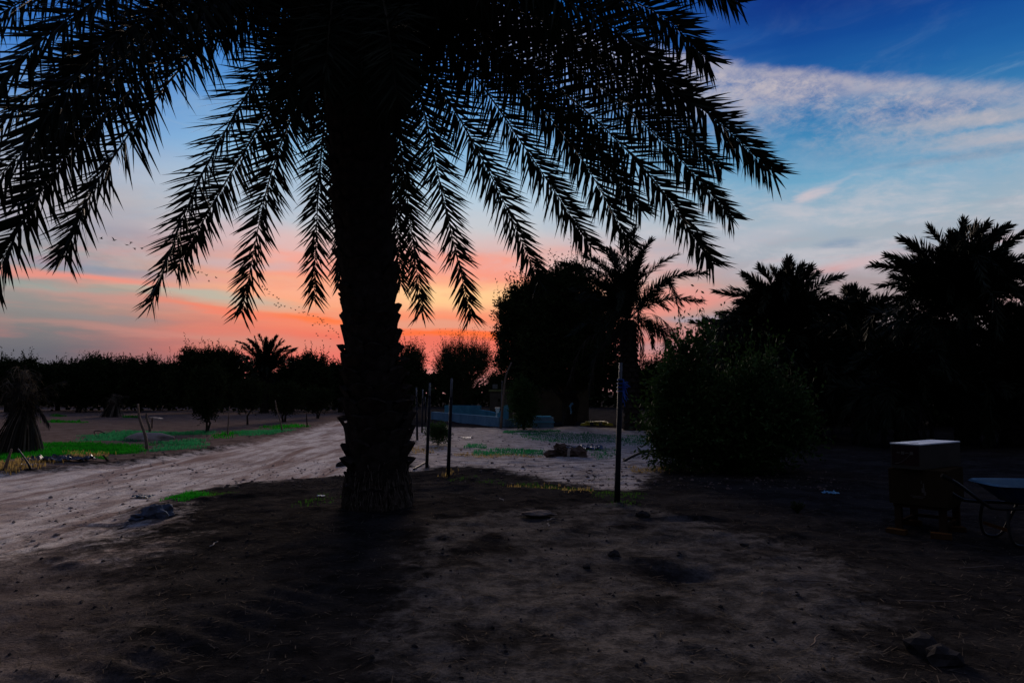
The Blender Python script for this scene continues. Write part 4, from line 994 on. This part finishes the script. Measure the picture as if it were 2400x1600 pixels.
sheet_obj('plastic_scrap', 'light blue scrap of plastic on the dark ground before the bush', (1946, 1158), (.22, .14), BLUESCRAP, 8, .05, 'litter', n=14)
sheet_obj('plastic_scrap', 'thin white strip of plastic beyond the citrus bush', (1567, 999), (.4, .3), WHITE, 9, .04, 'litter', n=12)
sheet_obj('plastic_scrap', 'grey scrap of sheet near the weed bush', (1093, 1024), (.35, .25), TARPBLUE, 10, .04, 'litter', n=12)
sheet_obj('plastic_scrap', 'little white scrap in the grass left of the trunk foot', (752, 1164), (.10, .08), WHITE, 11, .02, 'litter', n=10)
# rock with bluish crust
g = gp(366, 1212); m = MB(); m.blob((0, 0, .05), (.17, .13, .10), 12, .4, 3, 1.6); m.blob((-.12, -.05, .01), (.12, .10, .05), 13, .35, 3, 2)
tag(obj('boulder', m, mat('blue_grey_rock', (.07, .075, .09), (.14, .18, .25), 9, .8, .2, .02, c3=(.10, .20, .38)), None, g), 'blue-grey lump of rock at the edge of track and mound', 'rock')
# slab and stones
g = gp(1262, 1210); m = MB(); m.blob((0, 0, .03), (.19, .10, .035), 14, .25, 3, 1.4); tag(obj('flat_stone', m, mat('pale_flat_stone', (.12, .10, .085), (.24, .20, .17), 12, .9, .1, .01), None, g), 'pale flat stone slab on the dark soil', 'stone')
for i, (px, py, s_, lb) in enumerate([(1507, 1212, .07, 'round grey stone right of the nearest post foot'), (1440, 1302, .045, 'small stone in the sandy foreground'), (1375, 1330, .03, 'tiny pale pebble left of the shallow pit'),
        (2160, 1525, .09, 'dark stone lying in the bottom right foreground'), (2210, 1548, .08, 'flat dark stone at the lower right, beside a rounder one'), (880, 1180, .05, 'stone at the foot of the big trunk'),
        (800, 1092, .10, 'earth lump stuck to the left side of the trunk foot'), (1745, 1280, .035, 'small stone right of the shallow pit')]):
    m = MB(); m.blob((0, 0, s_ * .3), (s_ * 1.2, s_, s_ * .7), 20 + i, .3, 2, 1.5); tag(obj('stone', m, STONE, None, gp(px, py)), lb, 'stone')
for i, (px, py, L_, a, lb) in enumerate([(491, 1285, .14, 1.45, 'short pale straw standing out on the dark foreground'), (1285, 1235, .09, 1.5, 'little dry stalk on the soil by the flat stone'), (1283, 1222, .1, .6, 'bent dry stalk left of the flat stone'),
        (1180, 1175, .12, 2.0, 'dry twig on the mound right of the trunk'), (1425, 1235, .5, .35, 'long dry twig pointing at the nearest post'), (2110, 1412, .35, -.2, 'dark twig lying in the right foreground'), (1900, 1520, .2, .9, 'short twig in the lower right sand'),
        (2250, 1335, .4, .1, 'long dark twig in front of the wheelbarrow'), (1860, 1365, .3, -.4, 'thin twig right of the shallow pit')]):
    g = gp(px, py); stick('twig', lb, [g + Vector((0, 0, .015)), g + Vector((math.cos(a) * L_, math.sin(a) * L_, .03))], .006, PALE if i < 4 else DRYWOOD, 'twig', 5, .01)

# ------------------------------------------------------------------ sheaves of dead fronds
def sheaf(label, px, base_py, Y, waist_py, top_py, r_base, n, arms, seed, thick=.02):
    x = (px - 1200) / FPX * Y; gz = H(x, Y); root = thing('frond_sheaf', label, 'palm frond sheaf', (x, Y, gz)); rng = random.Random(seed)
    zw = P(px, waist_py, Y).z - gz; zt = P(px, top_py, Y).z - gz
    m = MB(); m.tube([(0, 0, -.05), (.0, 0, zw)], [r_base * .45, r_base * .3], 10); obj('core', m, DEADDARK, root)
    for i in range(n):
        a = rng.uniform(0, 6.28); rb = r_base * rng.uniform(.7, 1.05); wv = rng.uniform(.08, .2) * r_base / .6
        b = Vector((math.cos(a) * rb, math.sin(a) * rb * .8, 0)); w_ = Vector((.16 * r_base + math.cos(a + .5) * wv, math.sin(a + .5) * wv, zw * rng.uniform(.9, 1.05)))
        t = w_ + Vector((math.cos(a + rng.uniform(2, 4)) * rng.uniform(.05, .4), math.sin(a) * .3, (zt - zw) * rng.uniform(.3, 1.0)))
        e = t + Vector((math.cos(a * 3) * rng.uniform(.1, .35), math.sin(a) * .2, -rng.uniform(0, .35)))
        c = catmull([b, b.lerp(w_, .5) + Vector((math.cos(a), math.sin(a), 0)) * .03, w_, t, e], 14)
        m = MB(); m.tube(c, [thick * rng.uniform(.9, 1.5) * (1 - .7 * j / 14) for j in range(14)], 4, False, .5)
        L2 = []
        for j in range(26):
            q = c[rng.randint(5, 13)]; d = Vector((rng.uniform(-1, 1), rng.uniform(-1, 1), rng.uniform(-1.2, .3))).normalized() * rng.uniform(.1, .3)
            m.tube([q, q + d * .6, q + d + Vector((0, 0, -.08))], [.006, .005, .002], 3, False)
        obj('dead_frond', m, DEADLEAF if rng.random() < .5 else DEADDARK, root)
    for (tx, ty, droop) in arms:
        t = P(tx, ty, Y) - Vector((x, Y, gz)); w_ = Vector((0.05, 0, zw))
        frond_one('dead_frond', [w_, w_.lerp(t, .35) + Vector((0, 0, .08)), w_.lerp(t, .75) + Vector((0, 0, .06)), t + Vector((0, 0, -droop))], (DEADDARK, DEADLEAF), root, L=.26, n=40, w=.018, seed=seed + int(tx), t0=.15, sag=.7, rr=.02, spread=(35, 12))
    return root
sheaf('tall standing sheaf of dry palm fronds at the left edge', 48, 1058, 17.6, 945, 868, .62, 64, [(150, 893, 0), (128, 915, .02), (20, 862, .1), (88, 866, .1), (60, 850, .1), (112, 980, .1), (100, 960, .15), (-10, 890, .3)], 91, .022)
sheaf('small far sheaf of dry fronds in the left field', 267, 974, 45, 942, 922, .75, 30, [(300, 925, .1), (240, 930, .2), (290, 945, .3)], 92, .035)

# ------------------------------------------------------------------ stool, boxes, wheelbarrow
def frame(u, v):  # 3x3 with columns u,v,z
    u = Vector((u[0], u[1], 0)).normalized(); v = Vector((v[0], v[1], 0)); v = (v - u * v.dot(u)).normalized()
    return Matrix(((u.x, v.x, 0), (u.y, v.y, 0), (0, 0, 1)))
Fr = frame((.71, -.70), (.70, .71)); near = Vector((4.53, 7.2, 0)); rz_ = math.atan2(-.70, .71)
# stool: footprint .52 x .58, corner 'near' is its right front corner
sw, sl, sh = .50, .66, .31
ctr = near - Fr @ Vector((.555 / 2, 0, 0)) + Fr @ Vector((0, .36, 0)); gz = H(ctr.x, ctr.y)
stool = thing('low_table', 'low dark wooden table carrying the stacked boxes', 'table', (ctr.x, ctr.y, gz), rz_)
m = MB(); m.box((0, 0, sh - .02), (sw, sl, .035)); obj('tabletop', m, TABLEWOOD, stool)
for sx in (-1, 1):
    for sy in (-1, 1):
        m = MB(); m.box((sx * (sw / 2 - .04), sy * (sl / 2 - .04), (sh - .04) / 2 - .01), (.065, .065, sh - .02)); obj('leg', m, TABLEWOOD, stool)
for sx in (-1, 1):
    m = MB(); m.box((sx * (sw / 2 - .04), 0, .10), (.03, sl - .15, .035)); obj('stretcher', m, TABLEWOOD, stool)
m = MB(); m.box((0, sl / 2 - .04, .11), (sw - .15, .03, .035)); obj('stretcher', m, TABLEWOOD, stool)
for k_, (sx, sy, lb) in enumerate([(-1, -1, 'left front'), (1, -1, 'right front'), (-1, 1, 'left rear'), (1, 1, 'right rear')]):
    p = ctr + Fr @ Vector((sx * (sw / 2 - .04), sy * (sl / 2 - .04) - .10, 0)); m = MB(); m.box((0, 0, .02), (.19, .10, .055))
    tag(obj('brick', m, BRICK, None, (p.x, p.y, H(p.x, p.y)), (0, 0, rz_ + .2 * k_)), 'orange brick lying by the %s leg of the low table' % lb, 'brick')
def carton(name, label, c, rz, w, l, h, m_, top_m=None, seam=True):
    root = thing(name, label, 'box', c, rz); t = .006
    for nm, cc, ss, mm in (('side_panel', (0, -l / 2 + t / 2, h / 2), (w, t, h), m_), ('side_panel', (0, l / 2 - t / 2, h / 2), (w, t, h), m_), ('side_panel', (-w / 2 + t / 2, 0, h / 2), (t, l - 2 * t, h), m_), ('side_panel', (w / 2 - t / 2, 0, h / 2), (t, l - 2 * t, h), m_),
                           ('bottom_panel', (0, 0, t / 2 + .001), (w - 2 * t, l - 2 * t, t), m_)):
        m = MB(); m.box(cc, ss); obj(nm, m, mm, root)
    return root
lc = carton('lower_box', 'larger dark cardboard box, lower of the two stacked boxes', (ctr.x, ctr.y, gz + sh + .003), rz_, .555, .72, .368, CARD2)
for s_ in (-1, 1):
    m = MB(); m.box((s_ * .137, 0, .372), (.27, .715, .006)); obj('lid_flap', m, CARD2, lc)
m = MB()
for i, (x, z, w_, h_) in enumerate([(.06, .2, .012, .07), (.055, .16, .03, .05), (.07, .13, .02, .04), (.0, .095, .14, .006), (.0, .08, .10, .006), (.04, .245, .008, .03)]): m.box((x, -.3615, z), (w_, .002, h_))
obj('printed_mark', m, PRINTW, lc)
# upper box
Fu = frame((.559, -.829), (.829, .559)); nc = Vector((4.325, 7.3, 0)); uc = nc - Fu @ Vector((.155, 0, 0)) + Fu @ Vector((0, .455, 0))
rzu = math.atan2(-.829, .559); zb = gz + sh + .383; uh = .955 - zb
ub = carton('upper_box', 'smaller long box with white lid, on top of the stack', (uc.x, uc.y, zb), rzu, .31, .91, uh, CARD)
m = MB(); m.box((0, 0, uh + .007), (.315, .915, .012)); lid = obj('lid', m, WHITE, ub)
m = MB(); m.box((.02, -.3, uh + .0145), (.09, .012, .003)); obj('handle_slot', m, OPENING_SHADE, lid)
m = MB(); m.box((0, -.4565, uh * .55), (.28, .002, uh * .8)); pn = obj('printed_panel', m, RED, ub)
m = MB()
for a0, a1, r0, zc in ((3.5, 5.2, .11, uh * .5),):
    m.tube([(-.11 + .02 * q_, -.459, uh * .2 + .0016 * q_ * q_) for q_ in range(9)], .003, 4)
for i in range(4): m.box((-.07 + i * .045, -.459, uh * .66), (.035, .003, .012 + .02 * (i % 2)))
obj('printed_emblem', m, PRINTW, pn)

# wheelbarrow, handles to the left
wbx, wby = 5.15, 7.05; wb = thing('wheelbarrow', 'blue wheelbarrow with its black handle reaching toward the boxes', 'wheelbarrow', (wbx, wby, H(wbx, wby)), R(-6))
def ring(cx_, cy_, z, hx, hy, n=16, p=.35):
    out_ = []
    for i in range(n):
        a = 2 * math.pi * (i + .5) / n; c, s_ = math.cos(a), math.sin(a)
        out_.append((cx_ + hx * math.copysign(abs(c) ** p, c), cy_ + hy * math.copysign(abs(s_) ** p, s_), z))
    return out_
n = 16; V = ring(.14, 0, .59, .47, .31) + ring(.14, 0, .575, .44, .285) + ring(.16, 0, .405, .27, .17) ; F = []
V += ring(.14, 0, .582, .50, .335)  # rolled lip
m = MB(); 
Vt = ring(.14, 0, .575, .50, .33) + ring(.14, 0, .595, .48, .315) + ring(.14, 0, .58, .455, .295) + ring(.16, 0, .41, .27, .165)
Vo = ring(.14, 0, .573, .46, .30) + ring(.16, 0, .398, .278, .172)
Qs = []
for r_ in range(3): Qs += [(r_ * n + i, (r_ + 1) * n + i, (r_ + 1) * n + (i + 1) % n, r_ * n + (i + 1) % n) for i in range(n)]
me = bpy.data.meshes.new('tray_inside'); me.from_pydata(Vt, [], Qs + [tuple(range(3 * n, 4 * n))]); me.update()
m = MB(); m.add(Vo, [(i, (i + 1) % n, n + (i + 1) % n, n + i) for i in range(n)]); 
me2 = bpy.data.meshes.new('tray'); me2.from_pydata(Vo, [], [(i, (i + 1) % n, n + (i + 1) % n, n + i) for i in range(n)] + [tuple(range(2 * n - 1, n - 1, -1))]); me2.update()
tr = obj('tray', me2, BARROW, wb); obj('tray_lining', me, BARROWIN, tr)
for s_ in (-1, 1):
    c = catmull([(-.86, s_ * .30, .68), (-.72, s_ * .30, .60), (-.45, s_ * .26, .40), (-.33, s_ * .24, .36), (0, s_ * .20, .355), (.35, s_ * .14, .34), (.72, s_ * .06, .22)], 30)
    m = MB(); m.tube(c, .017, 8); h_ = obj('frame_tube', m.mesh('frame_tube', True), BLACKMETAL, wb)
    m = MB(); m.tube([c[0] - (c[2] - c[0]).normalized() * .01, c[3]], [.022, .021], 8); obj('grip', m, RUBBER, h_)
    c = catmull([(-.22, s_ * .22, .35), (-.24, s_ * .24, .18), (-.20, s_ * .25, .02), (-.06, s_ * .24, .015), (.02, s_ * .22, .16), (.10, s_ * .19, .345)], 22)
    m = MB(); m.tube(c, .016, 6); obj('leg', m.mesh('leg', True), BLACKMETAL, wb)
m = MB(); m.box((-.22, 0, .14), (.02, .44, .03)); obj('brace', m, RUST, wb)
wc = Vector((.72, 0, .19)); m = MB(); m.tube([wc + Vector((math.cos(a) * .155, 0, math.sin(a) * .155)) for a in np.linspace(0, 2 * math.pi, 25)], .036, 8, False); wh = obj('wheel', m.mesh('wheel', True), RUBBER, wb)
m = MB(); m.tube([wc + Vector((0, -.025, 0)), wc + Vector((0, .025, 0))], .12, 16); m.tube([wc + Vector((0, -.07, 0)), wc + Vector((0, .07, 0))], .015, 8); obj('rim', m, RUST, wh)

# dry plant before the boxes
m = MB(); rng = random.Random(33); g = gp(1870, 1203)
for i in range(60):
    a = rng.uniform(0, 6.28); d = Vector((math.cos(a) * rng.uniform(.02, .10), math.sin(a) * .06, rng.uniform(.06, .16))); m.tube([(0, 0, 0), d * .6, d], [.003, .003, .002], 3, False)
    for j in range(3): q = d * rng.uniform(.5, 1); m.blob(q, (.008, .008, .008), i, .1, 1)
tag(obj('dry_plant', m, FOL, None, g), 'small dry bushy plant on the dark ground before the citrus bush', 'plant')

# ------------------------------------------------------------------ grass
def blades(name, label, polys, dens, h, m_, seed, w=.012, lean=.5, cat='grass', clump=.45):
    """polys in photograph pixels, put on the ground"""
    rng = np.random.RandomState(seed); Vs = []; tot = 0
    for poly in polys:
        pw = poly_px(poly); xs_ = [p[0] for p in pw]; ys_ = [p[1] for p in pw]; A = (max(xs_) - min(xs_)) * (max(ys_) - min(ys_)); n = int(A * dens)
        X = rng.uniform(min(xs_), max(xs_), n); Y = rng.uniform(min(ys_), max(ys_), n); d = seg_mask(X, Y, pw)
        k = (d / .35 + fbm(X, Y, 1.1, 3, seed) * 1.2 + fbm(X, Y, 4, 2, seed + 1) * .9 + rng.uniform(-.4, .4, n)) > clump - .45
        k &= d > -.35
        X, Y = X[k], Y[k]; n = len(X); Z = height(X, Y) - .01
        hh = h * rng.uniform(.4, 1.3, n) * (1 + .5 * fbm(X, Y, 2.5, 2, seed + 2)); a = rng.uniform(0, 2 * np.pi, n); l = rng.uniform(0, lean, n) * hh; ww = w * rng.uniform(.6, 1.4, n)
        b = rng.uniform(0, 2 * np.pi, n); B = np.stack([X, Y, Z], 1); S = np.stack([np.cos(b), np.sin(b), b * 0], 1) * ww[:, None] / 2
        mid_ = B + np.stack([np.cos(a) * l * .35, np.sin(a) * l * .35, hh * .6], 1); tip = B + np.stack([np.cos(a) * l, np.sin(a) * l, hh], 1)
        Vs.append(np.stack([B - S, B + S, mid_ + S * .8, mid_ - S * .8, tip], 1).reshape(-1, 3))
    V = np.concatenate(Vs); n = len(V) // 5; k = np.arange(n)[:, None] * 5
    o = obj(name, mesh_np(name, V, [k + [[0, 1, 2, 3]], k + [[3, 2, 4]]]), m_); tag(o, label, cat, None, 'stuff'); return n
nG = 0
nG += blades('grass', 'bright green grass strip along the left field edge', [[(-60, 1052), (80, 1042), (200, 1040), (345, 1046), (352, 1066), (230, 1072), (120, 1072), (-60, 1092)], [(215, 1068), (250, 1070), (248, 1082), (212, 1080)]], 900, .08, GRASS, 1, .014, clump=.8)
nG += blades('grass', 'bluish green grass patches round the sand heap', [[(190, 1022), (260, 1013), (340, 1010), (420, 1012), (500, 1010), (510, 1018), (400, 1022), (330, 1036), (190, 1036)], [(345, 1040), (430, 1034), (500, 1030), (480, 1052), (350, 1062)], [(520, 1012), (600, 1010), (690, 1008), (640, 1020), (560, 1024)]], 420, .08, GRASS2, 2, .018, clump=.95)
nG += blades('grass', 'far thin green strips in the bare left field', [[(112, 985), (190, 989), (190, 992), (112, 990)], [(125, 972), (142, 972), (142, 977), (125, 977)], [(295, 975), (325, 975), (325, 979), (295, 979)], [(620, 1000), (700, 997), (720, 1002), (640, 1008)], [(500, 1018), (560, 1016), (540, 1030), (490, 1030)]], 130, .10, GRASS, 3, .035)
nG += blades('grass', 'grass patches on the pale field before the tank', [[(1180, 1008), (1260, 1010), (1310, 1008), (1310, 1014), (1180, 1014)], [(1095, 1041), (1140, 1040), (1140, 1050), (1100, 1050)], [(1110, 1056), (1200, 1050), (1290, 1054), (1285, 1066), (1180, 1066), (1110, 1066)]], 560, .06, GRASS2, 4, .018)
nG += blades('grass', 'sparse pale green grass beyond the root heap', [[(1180, 1014), (1330, 1014), (1460, 1020), (1480, 1040), (1340, 1040), (1260, 1034)], [(1370, 1055), (1450, 1050), (1450, 1075), (1400, 1075)], [(1455, 1020), (1560, 1022), (1540, 1045), (1455, 1045)]], 230, .055, GRASS2, 5, .018, clump=.8)
nG += blades('grass', 'grass along the rim of the mound and by the post foot', [[(1045, 1112), (1110, 1116), (1190, 1126), (1185, 1138), (1100, 1128), (1045, 1126)], [(1210, 1130), (1300, 1132), (1390, 1150), (1380, 1165), (1300, 1156), (1210, 1148)], [(1380, 1118), (1440, 1115), (1475, 1122), (1460, 1132), (1390, 1132)], [(1395, 1160), (1460, 1168), (1520, 1180), (1480, 1210), (1400, 1200)]], 620, .045, GRASS3, 6, .008, clump=1.0)
nG += blades('grass', 'vivid grass tuft beside the blue-grey rock', [[(412, 1168), (440, 1156), (460, 1160), (455, 1180), (415, 1188)]], 2600, .055, GRASS, 7, .010)
nG += blades('grass', 'dull grass on the left slope of the mound', [[(455, 1150), (520, 1145), (560, 1165), (540, 1185), (460, 1185)], [(700, 1190), (770, 1165), (800, 1175), (780, 1200), (710, 1215)], [(415, 1185), (450, 1195), (440, 1210), (410, 1205)]], 900, .04, GRASS3, 8, .008, clump=.95)
nG += blades('dry_weeds', 'yellow dry weeds along the left edge of the track', [[(-40, 1090), (60, 1082), (130, 1088), (110, 1102), (0, 1115), (-40, 1115)], [(165, 1064), (195, 1066), (190, 1076), (165, 1074)], [(232, 1062), (252, 1066), (248, 1074), (230, 1074)], [(140, 1082), (165, 1084), (160, 1092), (135, 1090)]], 420, .09, DRYGRASS, 9, .014, cat='weeds')
nG += blades('dry_weeds', 'yellow straw weeds round the second post and the mound rim', [[(1040, 1098), (1080, 1104), (1075, 1120), (1040, 1116)], [(1150, 1128), (1330, 1142), (1400, 1162), (1380, 1172), (1180, 1146)], [(1480, 1095), (1560, 1088), (1560, 1104), (1490, 1110)], [(1060, 1060), (1290, 1068), (1280, 1074), (1060, 1070)], [(960, 1050), (1040, 1046), (1040, 1062), (960, 1064)]], 420, .06, DRYGRASS, 10, .010, cat='weeds', clump=.75)

# ------------------------------------------------------------------ loose clods, litter
def scatter(name, label, m_, n, region, smin, smax, seed, cat='soil', flat=.6, mask=None):
    rng = np.random.RandomState(seed); V0, T0 = ico(1); x0, x1, y0, y1 = region
    Y = y0 + (y1 - y0) * rng.rand(n) ** 1.6; X = rng.uniform(x0, x1, n) * (.35 + .65 * Y / y1)
    if mask is not None: k = mask(X, Y); X, Y = X[k], Y[k]
    n = len(X); Z = height(X, Y); s_ = smin + (smax - smin) * rng.rand(n) ** 4
    jit = 1 + rng.uniform(-.35, .35, (n, len(V0), 1)); a = rng.uniform(0, 6.28, n); c, s2 = np.cos(a), np.sin(a)
    B = V0[None] * jit; B = np.stack([B[..., 0] * c[:, None] - B[..., 1] * s2[:, None] * .7, B[..., 0] * s2[:, None] + B[..., 1] * c[:, None] * .7, B[..., 2] * flat], -1)
    V = B * s_[:, None, None] + np.stack([X, Y, Z + s_ * .15], 1)[:, None]
    T = (T0[None] + (np.arange(n) * len(V0))[:, None, None]).reshape(-1, 3)
    return tag(obj(name, mesh_np(name, V.reshape(-1, 3), [T]), m_), label, cat, None, 'stuff')
onpath = lambda X, Y: seg_mask(X, Y, PATH) > .1
offpath = lambda X, Y: seg_mask(X, Y, PATH) < -.1
scatter('soil_clods', 'loose dark clods strewn over the foreground soil', CLOD, 4500, (-8, 9, 2.6, 14), .004, .02, 1, mask=offpath)
scatter('pale_crumbs', 'pale crumbs of earth on the sandy track', PALECLOD, 3000, (-9, 0, 3, 16), .006, .035, 2, mask=onpath)
scatter('field_clods', 'reddish clods on the field beyond the mound', mat('field_clod', (.10, .07, .06), (.18, .14, .12), 3), 3000, (-14, 9, 11, 27), .01, .045, 3, mask=offpath)
def litter(n, seed):
    rng = np.random.RandomState(seed); Y = 2.8 + 10 * rng.rand(n) ** 1.5; X = rng.uniform(-7, 8, n) * (.35 + .65 * Y / 12)
    k = seg_mask(X, Y, PATH) < 0; X, Y = X[k], Y[k]; n = len(X); Z = height(X, Y) + .008; a = rng.uniform(0, 6.28, n); L_ = rng.uniform(.02, .12, n); w = rng.uniform(.0015, .005, n)
    D = np.stack([np.cos(a), np.sin(a), rng.uniform(-.05, .2, n)], 1) * L_[:, None]; S = np.stack([-np.sin(a), np.cos(a), a * 0], 1) * w[:, None]
    B = np.stack([X, Y, Z], 1); V = np.stack([B - S, B + S, B + D + S * .4, B + D - S * .4], 1).reshape(-1, 3)
    tag(obj('straw_litter', mesh_np('straw_litter', V, [np.arange(n * 4).reshape(n, 4)]), STRAW), 'scraps of straw and leaflet on the dark soil', 'litter', None, 'stuff')
litter(8000, 5)

# ------------------------------------------------------------------ birds
BP = [(135,143),(245,158),(390,173),(355,197),(418,224),(480,222),(862,382),(900,376),(930,410),(953,433),(986,428),(1030,455),(1110,475),(1048,505),(1474,542),(1500,553),(1522,568),(1540,577),(1563,593),(1556,612),(1592,624),(1625,643),(1640,655),(1605,697),(1635,691),(1618,712),(1646,719),(1661,710),(1690,719),(1745,734),(1782,744),(1813,721),(1811,770),(1848,770),(1860,762),(1896,790),(1932,801),(1972,803),(1990,818),(1998,828),(2006,840),(2022,828),(2012,853),(2025,850),(1968,853),(1947,861),(1985,871),(1928,879),(2030,881),(2050,871),(2075,882),(2076,896),(2098,903),(2106,922),(2062,928),(2128,939),(2142,948),(1960,945),(1972,967),(2044,962),(2080,992),(2010,1004),(2150,980)]
def bird_mesh(up):
    m = MB(); m.tube([(-.42, 0, 0), (-.3, 0, .01), (-.12, 0, .02), (.1, 0, .02), (.22, 0, .03), (.40, 0, .07), (.52, 0, .08)], [.01, .05, .10, .09, .045, .03, .01], 8)
    for s_ in (-1, 1):
        pts = [(.14, .05, .04), (.16, .38, .05 + up * .26), (.02, .85, .05 + up * .34)]; bk = [(-.16, .05, .03), (-.12, .36, .04 + up * .26), (-.06, .80, .04 + up * .34)]
        V = [(x, y * s_, z) for x, y, z in pts + bk] + [(x, y * s_, z - .015) for x, y, z in pts + bk]
        m.add(V, [(0, 1, 4, 3), (1, 2, 5, 4), (6, 9, 10, 7), (7, 10, 11, 8), (0, 6, 7, 1), (1, 7, 8, 2), (3, 4, 10, 9), (4, 5, 11, 10), (2, 8, 11, 5)])
    me = m.mesh('bird'); me.materials.append(BIRD); return me
bm_ = [bird_mesh(u) for u in (-.9, .1, .9, 1.3)]
bgroups = {}
rng = random.Random(77)
lbl = ['dark bird leading the far left end of the skein', 'second dark bird from the left end of the skein', 'higher of two birds flying close together near the left fronds', 'lower of two birds flying close together near the left fronds', 'bird just right of the close pair on the left', 'bird half hidden by the left hanging frond tip']
mid_l = ['bird almost touching the right edge of the left hanging frond', 'highest bird of the loose cluster between the two left fronds', 'bird under the highest one of the loose cluster', 'lower left bird of the close trio in the loose cluster', 'right bird of the close trio in the loose cluster', 'bird trailing just right of the close trio', 'rightmost bird of the loose cluster between the two fronds', 'lowest bird of the loose cluster between the two fronds']
for i, (zx, zy) in enumerate(BP):
    px = 200 + zx / 3.618; py = 520 + zy / 3.618; D = 95 + 105 * min(1, (px - 237) / 560)
    o = obj('bird', bm_[rng.randrange(4)], None, None, P(px, py, D), (rng.uniform(-.2, .2), rng.uniform(-.1, .1), R(rng.uniform(150, 240))), rng.uniform(.58, .75))
    if i < 6: tag(o, lbl[i], 'bird', 'skein of birds over the left tree line')
    elif i < 14: tag(o, mid_l[i - 6], 'bird', 'skein of birds over the left tree line')
    elif i < 23: tag(o, 'small bird on the upper slope of the slanting line, right of the long hanging frond', 'bird', 'skein of birds over the left tree line')
    elif i < 29: tag(o, 'small bird in the little row of six below the slanting line', 'bird', 'skein of birds over the left tree line')
    elif i < 36: tag(o, 'small bird in the thin lower stretch just before the dense bunch', 'bird', 'skein of birds over the left tree line')
    elif i >= 56: tag(o, 'tiny stray bird low over the trees, below the dense bunch', 'bird', 'skein of birds over the left tree line')
    else: tag(o, 'tiny bird in the dense bunch beside the big trunk', 'bird', 'skein of birds over the left tree line')
print('grass blades', nG, 'tris', sum(len(m.polygons) for m in bpy.data.meshes))
